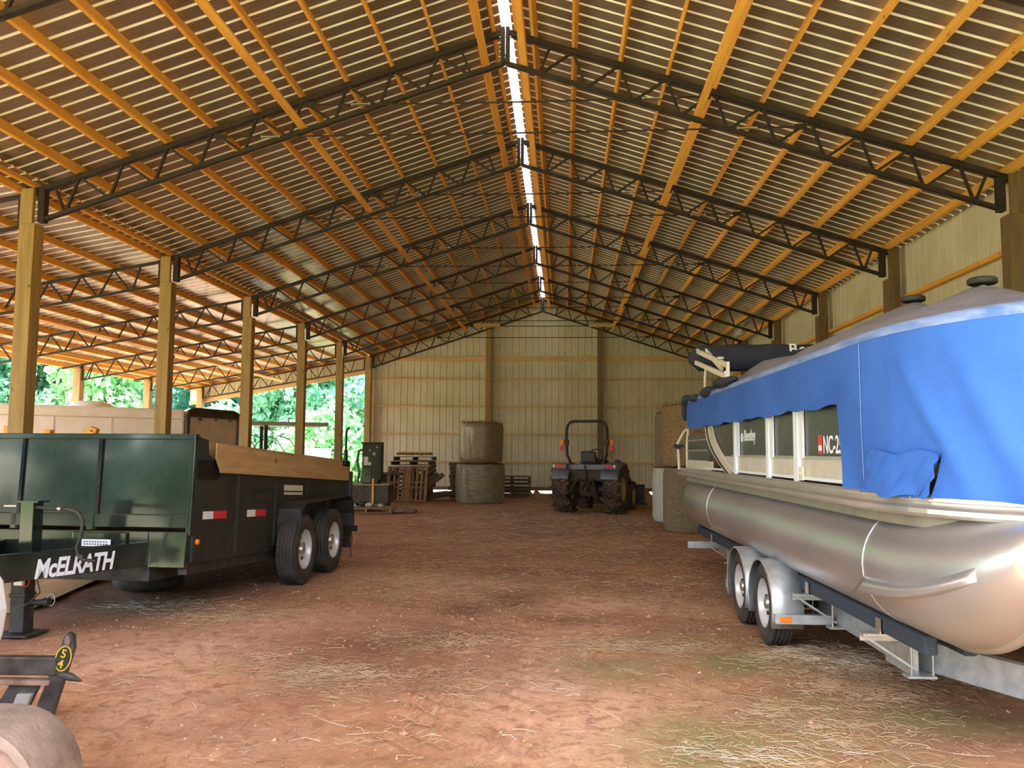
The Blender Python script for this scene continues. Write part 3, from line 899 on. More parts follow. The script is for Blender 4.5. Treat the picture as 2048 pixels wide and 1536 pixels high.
# front board: sheet with rolled top, centre rib, side wings
b = MB(); b.bb(-BW, 0, -.012, .012, ZB, ZT - .02); b.build('front_sheet', 'black_paint', bed)
b = MB(); b.bb(-BW - .01, .01, -.045, .045, ZT - .05, ZT); b.build('front_top_rail', 'black_paint', bed, bevel=.006)
b = MB(); b.prism([(-.05, -.03), (-.03, -.06), (.03, -.06), (.05, -.03)], ZB - .02, ZT - .05, 'Z')
b.xf((-.92, 0, 0)); b.build('front_rib', 'black_paint', bed)
b = MB(); b.prism([(-.04, -.03), (-.025, -.05), (.025, -.05), (.04, -.03)], ZB - .02, ZT - .05, 'Z'); b.xf((-1.66, 0, 0)); b.build('front_rib', 'black_paint', bed)
b = MB(); b.bb(-.035, .010, -.04, .02, ZB - .06, ZT - .02); b.build('corner_post', 'black_paint', bed, bevel=.006)
b = MB(); b.bb(-BW + .0, -.02, -.05, .0, ZB, ZB + .12); b.build('front_lower_lip', 'black_paint', bed, bevel=.01)
b = MB(); b.prism([(.02, ZT - .02), (.20, ZT - .02 - .02), (.22, ZT - .16), (.36, ZT - .24), (.46, ZT - .26), (.46, ZT - .40), (.02, ZT - .40)], -.012, .012, 'X')
b.build('wing_plate', 'black_side', bed)
for sx, nm in ((0, 'side_sheet'), (-BW, 'side_sheet')):
    ZS = ZT - .20
    b = MB()
    b.bb(sx - .012, sx + .012, .02, BL, SB, ZS - .02)
    o = b.build(nm, 'black_side', bed)
    b = MB(); b.bb(sx - .03, sx + .03, .40, BL, ZS - .05, ZS); b.build('side_top_rail', 'black_side', bed, bevel=.008)
    for k, y in enumerate((.88, 1.82, 2.78, 3.55, 4.26)):
        s = 1 if sx == 0 else -1
        b = MB(); b.prism([(sx + s * .01, y - .050), (sx + s * .030, y - .018), (sx + s * .030, y + .018), (sx + s * .01, y + .050)], SB + .05 if y < 2.3 else .86, ZS - .05, 'Z')
        b.build('side_rib', 'black_side', bed)
    b = MB(); b.bb(sx - .02, sx + .02, .30, BL, ZS - .30, ZS - .285); b.build('side_crease', 'black_side', bed)
    # plywood side boards standing in the bed
b = MB()
b.bb(-.075, -.05, .10, BL - .06, ZT - .26, ZT - .045); b.build('plywood_board', 'plywood', bed)
b = MB(); b.bb(-BW + .05, -BW + .075, .10, BL - .06, ZT - .26, ZT - .03); b.build('plywood_board', 'plywood', bed)
b = MB()
b.prism([(.30, ZT - .2), (.40, ZT - .31), (.40, ZT - .33), (BL - .06, ZT - .33), (BL - .06, ZT - .14), (.30, ZT - .06)], .034, .046, 'X')
b.build('plywood_board', 'plywood', bed)
b = MB(); b.bb(-BW, 0, .0, BL, SB + .08, SB + .12); b.build('bed_floor', 'black_side', bed)
b = MB(); b.bb(-BW, -.02, BL - .03, BL + .03, SB, ZT - .22); b.build('tailgate', 'black_side', bed, bevel=.01)
b = MB(); b.bb(-.03, .07, BL - .02, BL + .06, SB - .12, ZT - .20); b.build('tail_post', 'black_side', bed, bevel=.008)
b = MB(); b.bb(.0, .16, BL + .0, BL + .07, .60, .68); b.build('tail_latch', 'black_rough', bed)
b = MB().tube([(.07, BL + .03, .62), (.10, BL + .03, .5), (.08, BL + .03, .38), (.09, BL + .03, .24)], .008, 6); b.build('hanging_chain', 'black_rough', bed)
# reflective tape
for y0 in (.17, 1.10):
    for k, (mm, a, c) in enumerate((('tape_white', 0, .20), ('red', .20, .47))):
        b = MB(); b.bb(.0125, .0145, y0 + a, y0 + c, .875, .945)
        tag(b.build('reflective_tape', mm, bed), 'white reflective tape' if k == 0 else 'red reflective tape')
b = MB(); b.bb(.0125, .016, 2.05, 2.62, 1.10, 1.21); tag(b.build('side_decal', 'cream', bed), 'worn cream decal')
# lower frame and skirt
fr = empty('trailer_frame', (0, 0, 0), 0, rx=R(-3.0)); fr.parent = DT
b = MB(); b.bb(-.10, -.02, .0, 2.3, .40, SB + .02); b.bb(-BW + .02, -BW + .1, .0, 4.3, .40, SB + .02); b.bb(-.10, -.02, 2.3, 4.2, .40, .46); b.build('side_rail', 'black_rough', fr)
b = MB(); b.bb(-BW + .35, -.35, -.02, BL, .34, .50); b.build('center_frame', 'black_rough', fr)
b = MB(); b.bb(-.36, -.012, -.055, .02, .46, .772); b.build('toolbox_panel', 'black_paint', fr, bevel=.008)
b = MB(); b.bb(-BW + .04, -.36, -.055, .02, .48, .772); b.build('battery_box', 'black_paint', fr, bevel=.008)
b = MB(); b.bb(-1.06, -.55, -.085, -.055, .52, .76); b.build('box_door', 'black_paint', fr, bevel=.01)
b = MB(); b.lathe([(.026, 0), (.026, .02), (.001, .026)], 14, 'X', (.012, .085, .68)); tag(b.build('marker_light', 'amber', bed), 'amber marker light')
b = MB(); b.bb(-.02, .10, 1.95, 2.35, .50, .54); b.bb(.0, .08, 2.0, 2.3, .44, .50); b.build('step', 'black_rough', fr, bevel=.004)
# fender over the two wheels
b = MB()
pr_ = [(1.93, .44), (1.93, .70), (1.98, .84), (2.10, .90), (3.72, .90), (3.84, .84), (3.9, .66), (3.9, .50)]
P = [[(x, y, z) for (y, z) in pr_] for x in (-.02, .27)]
b.grid(P, smooth=False)
b.build('fender', 'black_rough', DT, solid=.008)
b = MB(); b.tube([(.27, y, z) for y, z in pr_], .011, 6); b.build('fender_lip', 'black_side', DT)
for y, in ((2.14,), (3.13,)):
    wheel('wheel', DT, (.165, y, .385), .385, .225, .215, 1)
    wheel('wheel', DT, (-BW - .175, y, .385), .385, .225, .215, -1)
for y in (2.14, 3.13):
    b = MB().cyl((-BW - .1, y, .37), (.1, y, .37), .045, 12); b.build('axle', 'black_rough', DT)
b = MB(); b.bb(-.12, -.02, 1.95, 3.6, .40, .50); b.build('spring_hanger', 'black_rough', DT)
# drawbar: two channels meeting at the coupler
HX, HY = -1.07, -1.52
for s in (1, -1):
    x0 = HX + s * .72
    o = MB().bar((x0, .10, .575), (HX + s * .06, HY, .60), .06, .21).build('drawbar_channel', 'black_paint', DT, bevel=.004)
    if s == 1: chan = o
ax = Vector((.72 - .06, 1.62, .06)).normalized()
az = math.atan2(1.62, .66)
t_ = text_mesh('lettering', 'McELRATH', .20, 'letter_white', DT, (0, 0, 0), (PI / 2, 0, 0), .001, .22, .006, .96, .72)
t_.rotation_euler = (PI / 2, 0, az)
t_.location = (HX + .06 + .66 * .36 + .033 * .926, HY + 1.62 * .36 - .033 * .377, .496)
tag(t_, 'white slanted block lettering')
for k, (z, wdt, dz) in enumerate(((.655, .27, .06), (.592, .22, .05))):
    b = MB(); b.bb(-wdt / 2, wdt / 2, -.002, .002, -dz / 2, dz / 2)
    o = b.build('warning_decal', 'tape_white', DT); o.location = (-.80, -.092, z + .02); tag(o, 'white printed warning decal')
    for q in range(2):
        bb_ = MB()
        for r_ in range(9): bb_.bb(-wdt / 2 + .02 + r_ * (wdt - .04) / 9, -wdt / 2 + .02 + (r_ + .6) * (wdt - .04) / 9, -.003, -.0022, -dz * .28 + q * dz * .34, -dz * .12 + q * dz * .34)
        bb_.build('decal_print', 'black_rough', o)
# coupler and chains
b = MB(); b.bb(HX - .05, HX + .05, HY - .32, HY + .02, .46, .56); b.cyl((HX, HY - .30, .44), (HX, HY - .30, .60), .05, 16); b.build('coupler', 'black_rough', DT, bevel=.006)
# jack
JX, JY = -1.07, -.62
b = MB(); b.bb(JX - .02, JX + .10, JY - .06, JY + .06, .52, 1.06); b.build('jack_tube', 'black_paint', DT, bevel=.006)
b = MB(); b.bb(JX - .04, JX + .14, JY - .075, JY + .075, 1.055, 1.068); b.build('jack_cap', 'black_paint', DT)
b = MB(); b.bb(JX - .062, JX + .062, JY - .062, JY + .062, .02, .52); b.bb(JX - .07, JX + .07, JY - .07, JY + .07, .30, .33); b.build('jack_leg', 'black_rough', DT, bevel=.005)
b = MB(); b.bb(JX - .17, JX + .15, JY - .14, JY + .14, .0, .014); b.build('jack_foot', 'black_rough', DT, bevel=.004)
b = MB(); b.cyl((JX + .05, JY, .245), (JX + .23, JY, .262), .024, 12); b.cyl((JX + .19, JY, .258), (JX + .235, JY, .263), .032, 12)
o = b.build('jack_pin', 'black_rough', DT)
b = MB(); b.tube([(JX + .245 + .035 * math.cos(a), JY, .275 + .045 * math.sin(a)) for a in [k * PI / 8 for k in range(16)]], .004, 6, closed=True); b.build('pin_ring', 'galv', o)
b = MB().tube([(JX + .05, JY - .03, 1.015), (JX + .40, JY - .05, 1.005), (JX + .48, JY - .06, .985), (JX + .53, JY - .06, .92), (JX + .52, JY - .06, .80), (JX + .485, JY - .06, .70), (JX + .50, JY - .06, .645), (JX + .54, JY - .06, .61), (JX + .66, JY - .06, .60)], .014, 8)
o = b.build('crank_handle', 'black_rough', DT)
b = MB(); b.cyl((JX - .20, JY, 1.02), (JX - .09, JY, 1.02), .014, 10); b.cyl((JX + .09, JY - .03, 1.015), (JX + .14, JY - .03, 1.015), .014, 10); b.cyl((JX + .30, JY - .045, 1.008), (JX + .33, JY - .045, 1.006), .019, 10)
b.build('crank_shaft', 'bolt', o)
# safety chain
b = MB()
for k in range(9):
    z = .60 - k * .045; x = HX + .02 - k * .014
    if k % 2: b.tube([(x + .011 * math.cos(a), HY + .30, z + .028 * math.sin(a)) for a in [q * PI / 5 for q in range(10)]], .005, 5, closed=True)
    else: b.tube([(x, HY + .30 + .011 * math.cos(a), z + .028 * math.sin(a)) for a in [q * PI / 5 for q in range(10)]], .005, 5, closed=True)
tag(b.build('safety_chain', 'galv', DT), 'zinc coloured safety chain')
b = MB(); b.tube([(HX - .1, HY + .3, .60), (HX + .05, HY + .35, .62), (HX + .22, HY + .5, .60), (HX + .33, HY + .6, .50), (HX + .33, HY + .65, .38), (HX + .2, HY + .7, .28), (HX + .02, HY + .8, .22)], .006, 6)
b.tube([(HX - .05, HY + .3, .61), (HX + .1, HY + .4, .58), (HX + .16, HY + .45, .45), (HX + .10, HY + .5, .32), (HX + .0, HY + .6, .25)], .005, 6)
b.build('brake_cable', 'black_rough', DT)
b = MB(); b.bb(JX - .01, JX + .06, JY - .10, JY - .065, .40, .48); o = b.build('breakaway_switch', 'tape_white', DT)
b = MB(); b.tube([(JX + .08 + .04 * math.cos(a), JY - .09, .44 + .05 * math.sin(a)) for a in [k * PI / 6 for k in range(12)]], .004, 6, closed=True); tag(b.build('pull_loop', 'red', o), 'red pull loop')

# plywood sheet on the ground under the drawbar
o = MB().bb(-.5, .5, -1.1, 1.1, -.004, .006).build('plywood_sheet', 'plywood'); o.location = (-5.60, 8.3, .012); o.rotation_euler = (0, 0, R(12))
tag(o, 'dusty plywood sheet lying on the clay under the black trailer drawbar', 'plywood sheet')
b = MB(); b.lathe([(.001, .0), (.26, .0), (.34, .03), (.36, .09), (.34, .15), (.26, .18), (.20, .17), (.19, .05)], 32, 'Z'); o = b.build('loose_tyre', 'rubber'); o.location = (-4.45, 8.75, .01)
tag(o, 'black tyre lying flat in the shade under the black trailer', 'tyre')
# ============================================================ PONTOON BOAT
# local frame: x across (left side negative), y along (stern positive), origin on the ground
BT = empty('pontoon_boat', (2.845, 7.0, 0), 0.018)
tag(BT, 'pontoon boat under a blue and grey mooring cover on a galvanized trailer', 'boat')
BHW = 1.275
YS, YBW = 3.85, -3.62          # stern and bow
def outline():
    """left half of the deck edge, stern to bow centre"""
    pts = [(-BHW, YS - .0)]
    y = YS
    while y > -2.2:
        y -= .1; pts.append((-BHW, y))
    # rounded bow corner
    y0 = y
    n = 16
    for k in range(1, n + 1):
        t = k / n * PI / 2
        e = 2.3
        cx = math.cos(t) ** (2 / e) if math.cos(t) > 1e-6 else 0
        sy = math.sin(t) ** (2 / e)
        pts.append((-BHW * (.22 + .78 * cx) if True else 0, y0 - (y0 - YBW) * sy))
    x = pts[-1][0]
    for k in range(1, 4): pts.append((x * (1 - k / 3), YBW - .02 * k / 3))
    return pts
OL = outline()
FULL = OL + [(-x, y) for x, y in OL[::-1][1:]]
def band(path, offs, closed=True):
    """sweep a profile [(outward, z)] along the outline"""
    P = []
    for (o_, z) in offs:
        row = []
        n = len(path)
        for i, p in enumerate(path):
            a = path[max(i - 1, 0)]; c = path[min(i + 1, n - 1)]
            dx, dy = c[0] - a[0], c[1] - a[1]
            L = math.hypot(dx, dy) or 1
            nx, ny = dy / L, -dx / L       # outward for this direction of travel
            row.append((p[0] + nx * o_, p[1] + ny * o_, z))
        P.append(row)
    return P
# deck plate and edge rail
b = MB(); b.prism(FULL, 1.215, 1.245, 'Z'); b.build('deck', 'alu_panel', BT)
b = MB().grid(band(FULL, [(-.02, 1.30), (.012, 1.30), (.022, 1.29), (.022, 1.272), (.004, 1.266), (.004, 1.256), (.020, 1.250), (.034, 1.236), (.034, 1.215), (.020, 1.202), (.0, 1.196), (-.05, 1.195)]), smooth=False)
b.build('deck_rail', 'alu_rail', BT)
MB().grid(band(FULL, [(-.085, 1.214), (-.07, 1.17), (-.07, 1.135)]), smooth=True).build('deck_skirt', 'skirt_alu', BT)
b = MB().bb(-BHW, BHW, YS - .01, YS + .03, 1.195, 1.30).build('stern_rail', 'alu_rail', BT, bevel=.008)
# cross members under the deck
for k in range(15):
    y = -2.9 + k * .48
    w_ = 1.16 if y > -2.2 else 1.0 * (1 - (abs(y) - 2.2) / 1.8)
    MB().bb(-w_, w_, y - .03, y + .03, 1.17, 1.214).build('cross_member', 'alu_panel', BT)
# pontoons
PR, PZ = .335, .895
def pontoon(cx):
    n = 40
    ys = [3.72, 3.715, 2.6, 1.4, .2, -1.0, -2.31]
    prof = [(y, PR, PZ, 1.0) for y in ys]
    prof[0] = (3.72, .001, PZ, 1.0)
    # nose: keel curves up, top stays near the deck
    nb = []
    for k in range(1, 19):
        t = k / 18
        y = -2.31 - 1.25 * t
        rr = PR * (1 - max(0, (t - .34) / .66) ** 1.8) ** .5 if t < 1 else 0.004
        hw = PR * (1 - max(0, (t - .08) / .92) ** 2.0) ** .5
        zc = PZ + (PR - rr) * .96
        prof.append((y, max(hw, .004), zc, max(rr, .004) / max(hw, .004)))
    P = []
    for (y, r_, zc, q) in prof:
        P.append([(cx + r_ * math.cos(2 * PI * k / n), y, zc + r_ * q * math.sin(2 * PI * k / n)) for k in range(n + 1)])
    b = MB().grid(P)
    o = b.build('pontoon', 'alu_pontoon', BT)
    # welded seams
    for y in (2.15, -2.31):
        MB().tube([(cx + (PR + .001) * math.cos(a), y, PZ + (PR + .001) * math.sin(a)) for a in [k * PI / 24 for k in range(48)]], .0035, 5, closed=True).build('weld_seam', 'alu_rail', o)
    # keel strip up the nose
    pts = []
    for (y, r_, zc, q) in prof[6:]: pts.append((cx, y, zc - r_ * q - .004))
    b = MB()
    P = [[(p[0] - .028, p[1], p[2] + .006) for p in pts], [(p[0] - .022, p[1], p[2] - .014) for p in pts], [(p[0] + .022, p[1], p[2] - .014) for p in pts], [(p[0] + .028, p[1], p[2] + .006) for p in pts]]
    b.grid(P); b.build('keel_strip', 'alu_rail', o)
    # bracket skirt between tube and deck
    b = MB()
    s = -1 if cx < 0 else 1
    for q in (-1, 1): b.bb(cx + q * .20 - .004, cx + q * .20 + .004, -2.5, 3.70, PZ + .22, 1.216)
    b.bb(cx - .20, cx + .20, 3.695, 3.70, PZ + .22, 1.216)
    sk = b.build('riser_bracket', 'skirt_alu', o)
    b = MB()
    for k in range(9):
        y = -2.45 + k * .42
        b.bb(cx + s * .205, cx + s * .235, y - .04, y + .04, PZ + .258, PZ + .264)
    b.build('bracket_tab', 'alu_rail', sk)
    # lifting strake on the nose
    for q in (-1, 1):
        top, out, low = [], [], []
        for k in range(17):
            t = k / 16
            y = -2.30 - .98 * t
            i0 = min(range(len(prof)), key=lambda i: abs(prof[i][0] - y) + (9 if i < 6 else 0))
            # interpolate the section
            j = 6
            while j < len(prof) - 2 and prof[j + 1][0] > y: j += 1
            a, c = prof[j], prof[j + 1]
            f = (a[0] - y) / (a[0] - c[0] + 1e-9)
            hw = a[1] + (c[1] - a[1]) * f; zc = a[2] + (c[2] - a[2]) * f; rv = a[1] * a[3] + (c[1] * c[3] - a[1] * a[3]) * f
            ang_ = -.42 + .34 * t
            px_, pz_ = hw * math.cos(ang_), zc + rv * math.sin(ang_)
            fl_ = .075 * (1 - t ** 4) + .004
            top.append((cx + q * px_ * .99, y, pz_ + .10 * (1 - .55 * t)))
            out.append((cx + q * (px_ + fl_), y, pz_ - .012))
            low.append((cx + q * px_ * .97, y, pz_ - .020))
        b = MB().grid([top, out, low]); b.build('lifting_strake', 'alu_pontoon', o, solid=.004)
    return o
pontoon(-.93); pontoon(.93)
tag(MB().bb(-.93 - .2095, -.93 - .2045, -2.46, -2.08, 1.135, 1.205).build('capacity_plate', 'alu_rail', BT), 'shiny patch plate')
# fence: rails, posts and dark panels on the left side, behind the lifted cover
FZ0, FZ1 = 1.30, 2.02
for s in (-1, 1):
    xs_ = s * (BHW - .05)
    MB().bb(xs_ - .016, xs_ + .016, -2.3, 2.35, 1.315, 1.335).build('fence_bottom_rail', 'white_alu', BT)
    b = MB(); b.bb(xs_ - .010, xs_ + .010, -2.3, 1.45, 1.335, 1.46); b.build('fence_kick_panel', 'alu_panel', BT)
    b = MB(); b.bb(xs_ - .018, xs_ + .018, -2.3, 1.0, 1.455, 1.475); b.build('fence_mid_rail', 'alu_rail', BT)
    b = MB(); b.bb(xs_ - .006, xs_ + .006, -2.3, 2.35, 1.46, FZ1); b.build('fence_panel', 'dark_panel', BT)
    b = MB(); b.bb(xs_ - .02, xs_ + .02, -2.3, 3.5, FZ1 - .03, FZ1); b.build('fence_top_rail', 'alu_rail', BT, bevel=.008)
    for y, w in ((.80, .085), (-.35, .085), (-1.10, .10)):
        b = MB(); b.bb(xs_ + s * .004, xs_ + s * .032, y - w / 2, y + w / 2, 1.30, FZ1); o = b.build('fence_post', 'white_alu', BT, bevel=.004)
        b = MB(); b.bb(xs_ + s * .010, xs_ + s * .024, y - w / 2 - .09, y - w / 2 - .012, 1.46, FZ1); b.build('fence_post_flange', 'white_alu', o)
        if y < -.9:
            b = MB(); b.bb(xs_ + s * .016, xs_ + s * .030, y - .14, y - .02, 1.31, 1.40); b.cyl((xs_ + s * .03, y - .09, 1.355), (xs_ + s * .036, y - .09, 1.355), .012, 10); b.build('hinge_plate', 'cream', o)
    # curved mouldings at the stern corner
    for k, (mm, dy, w) in enumerate((('cream', 0, .045), ('black_rough', -.085, .07), ('cream', -.17, .05), ('alu_panel', -.28, .10), ('cream', -.40, .035))):
        pts = []
        for q in range(13):
            t = q / 12
            pts.append((xs_ + s * (.014 + k * .001), 2.30 + dy - 1.05 * t ** 1.7 * 1.0, FZ1 - .20 - (FZ1 - .20 - 1.32) * (t ** .85)))
        b = MB()
        for q in range(12): b.bar(pts[q], pts[q + 1], .012, w, (0, 1, 0))
        b.build('curved_trim', mm, BT)
    # stern corner with three thin rails
    for z in (1.40, 1.52, 1.64):
        MB().cyl((xs_, 2.25, z), (xs_, 3.55, z), .012, 8).build('stern_rail_bar', 'alu_rail', BT)
    b = MB(); b.bb(xs_ - .008, xs_ + .008, 2.1, 3.5, 1.32, 1.70); b.build('stern_panel', 'dark_panel', BT)
    b = MB(); b.bb(xs_ - .012, xs_ + .012, 2.0, 3.55, 1.30, 1.40); b.build('stern_kick_panel', 'alu_panel', BT)
xs_ = -(BHW - .05)
rotL = (PI / 2, 0, -PI / 2)
def side_text(nm, txt, size, y_left, z, mk='letter_white', par=None, sx=1.0, x=None):
    # text on the left side reads from stern to bow
    t__ = text_mesh(nm, txt, size, mk, par or BT, (xs_ - .0095 if x is None else x, y_left, z), rotL, .001, 0, .002, 1, sx)
    return t__
tag(side_text('registration', 'NC-2596', .155, -1.62, 1.495, sx=.80), 'white registration characters')
o = MB().bb(-.0012, .0012, -.035, .035, -.06, .06).build('registration_sticker', 'red', BT); o.location = (xs_ - .0085, -1.56, 1.55); tag(o, 'red registration sticker')
o2 = MB().bb(-.0016, .0, -.03, .03, -.04, -.005).build('sticker_print', 'tape_white', o)
tag(side_text('maker_script', 'Bentley', .14, .50, 1.60, sx=.95), 'pale script lettering')
o = MB().tube([(xs_ - .009, .58 + .03 * math.cos(a), 1.63 + .035 * math.sin(a)) for a in [k * PI / 8 for k in range(16)]], .006, 5, closed=True).build('crest_mark', 'letter_white', BT)
# wavy cream seat edge showing under the lifted canvas
b = MB()
pts = []
for k in range(75):
    y = 2.35 - k * .06
    pts.append((xs_ - .03, y, 1.835 + .012 * math.sin(y * 7.0) + .010 * abs(math.sin(y * 2.9))))
b.tube(pts, .022, 8); b.build('seat_piping', 'cream', BT)

# ---- the mooring cover
CT = 2.10                                  # height of its upper edge
rr_ = random.Random(4)
def cover_side():
    path = [p for p in OL if p[1] <= 3.3]
    # denser path
    dense = []
    for i in range(len(path) - 1):
        a, c = path[i], path[i + 1]
        L = math.hypot(c[0] - a[0], c[1] - a[1])
        n = max(1, int(L / .028))
        for k in range(n): dense.append((a[0] + (c[0] - a[0]) * k / n, a[1] + (c[1] - a[1]) * k / n))
    dense.append(path[-1])
    return dense
DP = cover_side()
cum = [0]
for i in range(1, len(DP)): cum.append(cum[-1] + math.hypot(DP[i][0] - DP[i - 1][0], DP[i][1] - DP[i - 1][1]))
s_step = next(cum[i] for i, p in enumerate(DP) if p[1] < -2.02)
s_slit = next(cum[i] for i, p in enumerate(DP) if p[1] < -3.03)
NR = 30
def cover_point(i, s, z):
    p = DP[i]
    a = DP[max(i - 1, 0)]; c = DP[min(i + 1, len(DP) - 1)]
    dx, dy = c[0] - a[0], c[1] - a[1]
    L = math.hypot(dx, dy) or 1
    nx, ny = dy / L, -dx / L
    f = (CT - z) / (CT - 1.27)
    o_ = .012 + .012 * math.sin(s * 3.1) * f
    # long folds running up from the slit
    for (s0, k_, wd, am_) in ((.42, -.45, .07, .030), (.72, -.25, .08, -.034), (.98, -.05, .09, .030), (1.25, .10, .07, -.022), (.2, -.62, .05, .018), (-.35, .1, .10, .008)):
        c_ = s_slit + s0 + k_ * (1 - f) * .9 if s0 > 0 else s_slit + s0
        o_ += am_ * math.exp(-((s - c_) / wd) ** 2) * min(1, f * 1.8) * (1 if f < .98 else .7)
    o_ += .006 * math.sin(s * 11 + z * 5) * f
    if s < s_step: o_ += .008 * math.sin(s * 7) * f
    if s > s_step and z < 1.36: o_ += .018 * (1.36 - z) / .09 * (.6 + .4 * math.sin(s * 19))
    return (p[0] + nx * o_, p[1] + ny * o_, z)
def zbot(s):
    if s < s_step - .03: return 1.775 + .008 * math.sin(s * 6.2) + .006 * math.sin(s * 15)
    if s < s_step + .05: return 1.775 + (1.31 - 1.775) * (s - s_step + .03) / .08
    return 1.305 - .02 * min(1, (s - s_step) / 1.0) + .008 * math.sin(s * 9)
b = MB()
ZS_ = 1.50
iS = max(i for i in range(len(DP)) if cum[i] <= s_slit)
def zrow(s, r_, lower):
    zb_ = zbot(s)
    top_ = max(ZS_, zb_)
    if not lower: return CT + (top_ - CT) * r_ / 22
    return top_ + (zb_ - top_) * r_ / 8
b.grid([[cover_point(i, cum[i], zrow(cum[i], r_, False)) for i in range(len(DP))] for r_ in range(23)])
i0 = max(i for i in range(len(DP)) if zbot(cum[i]) > 1.76)
for rng_, sgn, amt in ((range(i0, iS + 1), -1, .115), (range(iS, len(DP)), 1, .065)):
    P = []
    for r_ in range(9):
        row = []
        for i in rng_:
            s = cum[i]; z = zrow(s, r_, True)
            q = cover_point(i, s, z)
            k = max(0, (ZS_ - z) / .2) * max(0, 1 - abs(s_slit - s) / .28)
            a_ = DP[max(i - 1, 0)]; c_ = DP[min(i + 1, len(DP) - 1)]
            d_ = Vector((a_[0] - c_[0], a_[1] - c_[1])).normalized()
            q = (q[0] + d_.x * amt * k - (.016 * k if sgn < 0 else 0), q[1] + d_.y * amt * k, q[2])
            row.append(q)
        P.append(row)
    b.grid(P)
cov = b.build('cover_side', 'blue_canvas', BT, fix=False)
# far side of the skirt, plain
b = MB()
far = [(-x, y) for x, y in DP]
P = []
for r_ in range(7):
    z = CT + (1.31 - CT) * r_ / 6
    P.append([(x + .015, y, z) for x, y in far])
b.grid(P, flip=True); b.build('cover_side', 'blue_canvas', BT, fix=False)
# flap folded against the skirt left of the slit
P = []
for r_ in range(9):
    z = 1.50 - .215 * r_ / 8
    row = []
    for k in range(21):
        s = s_slit - .62 + .54 * k / 20 + .08 * (8 - r_) / 8
        i = min(range(len(DP)), key=lambda q: abs(cum[q] - s))
        q = cover_point(i, s, z)
        o_ = .024 + .005 * math.sin(k * .6 + r_ * 1.1) + .003 * math.sin(k * 1.7 + r_)
        row.append((q[0] - o_, q[1] - o_ * .3, z + .012 * math.sin(k * .5)))
    P.append(row)
b = MB().grid(P); b.build('cover_flap', 'blue_canvas', cov, fix=False)
# stitched seam
for y_ in (-2.40,):
    i = next(i for i, p in enumerate(DP) if p[1] < y_)
    MB().tube([tuple(Vector(cover_point(i, cum[i], CT - k * .03)) + Vector((-.004, 0, 0))) for k in range(26)], .0025, 5).build('cover_seam', 'blue_band', cov)
# pale band between the blue skirt and the grey top
def loopall(): return DP + [(-x, y) for x, y in DP[::-1][1:]]
LA = loopall()
P = band(LA, [(.014, CT - .005), (.010, CT + .030), (-.03, CT + .052), (-.085, CT + .065)])
MB().grid(P).build('cover_border', 'blue_band', BT, fix=False)
# grey tented top
POLES = [(-.085, -1.38, .42, 1.5, 1.5), (-.07, -.30, .50, 1.5, 1.5), (-.55, 1.12, .22, 1.15, 1.2), (.5, 1.3, .22, 1.3, 1.2)]
def tent(x, y):
    e = min(1, (BHW - .085 - abs(x)) / .9) if abs(x) < BHW else 0
    e = max(e, 0)
    h = 0
    for px_, py_, H, rad, pw in POLES:
        d = math.hypot(x - px_, (y - py_) * .9) / rad
        if d < 1: h = max(h, H * (1 - d) ** pw) if pw > 1.3 else max(h, H * (1 - d * d) ** 1.2)
    h = h + .07 * e * math.exp(-((y + .6) / 2.6) ** 2)
    sag = .02 * math.sin(y * 5 + x * 3) * e
    edge = min(1, (BHW - .085 - abs(x)) / .30)
    return CT + .065 + max(0, h) * max(0, min(1, edge * 1.1 + .08)) + sag * edge
inner = band(LA, [(-.085, 0)])[0]
ncol = len(inner); half = ncol // 2
P = []
rows = [i for i in range(0, half, 3)]
for i in rows:
    L_, R_ = inner[i], inner[ncol - 1 - i]
    row = []
    for k in range(45):
        f = k / 44
        x = L_[0] + (R_[0] - L_[0]) * f; y = L_[1]
        row.append((x, y, tent(x, y) if 0 < k < 44 else CT + .065))
    P.append(row)
MB().grid(P).build('cover_top', 'grey_canvas', BT, fix=True)
for px_, py_, H, *_ in POLES[:2]:
    z = tent(px_, py_)
    MB().lathe([(.001, z + .034), (.08, z + .034), (.092, z + .024), (.092, z - .004), (.08, z - .01)], 24, 'Z', (px_, py_, 0)).build('vent_cap', 'black_rough', BT)
    MB().cyl((px_, py_, 1.25), (px_, py_, z - .02), .025, 10).build('cover_pole', 'alu_rail', BT)
# bunched dark canvas at the stern
rb = random.Random(8)
def lump(b, c, sx, sy, sz, seed, n=14, m_=9, amp=.35):
    r = random.Random(seed)
    ph = [r.uniform(0, 6.28) for _ in range(6)]
    P = []
    for i in range(m_ + 1):
        th = PI * i / m_
        row = []
        for k in range(n + 1):
            f = 2 * PI * (k % n) / n
            q = 1 + amp * (math.sin(3 * f + ph[0] + 2 * th) * .5 + math.sin(5 * f + ph[1]) * .3 * math.sin(4 * th + ph[2])) * math.sin(th)
            row.append((c[0] + sx * q * math.sin(th) * math.cos(f), c[1] + sy * q * math.sin(th) * math.sin(f), c[2] + sz * q * math.cos(th)))
        P.append(row)
    b.grid(P)
for k, (y, sx, sy, sz, z) in enumerate(((3.25, .09, .17, .07, 2.13), (2.65, .08, .20, .045, 2.12), (1.95, .08, .28, .06, 2.14), (1.05, .10, .35, .05, 2.17), (3.42, .06, .08, .14, 2.03))):
    b = MB(); lump(b, (-BHW + .01, y, z), sx, sy, sz, k + 2); b.build('bunched_canvas', 'navy_boot', cov)
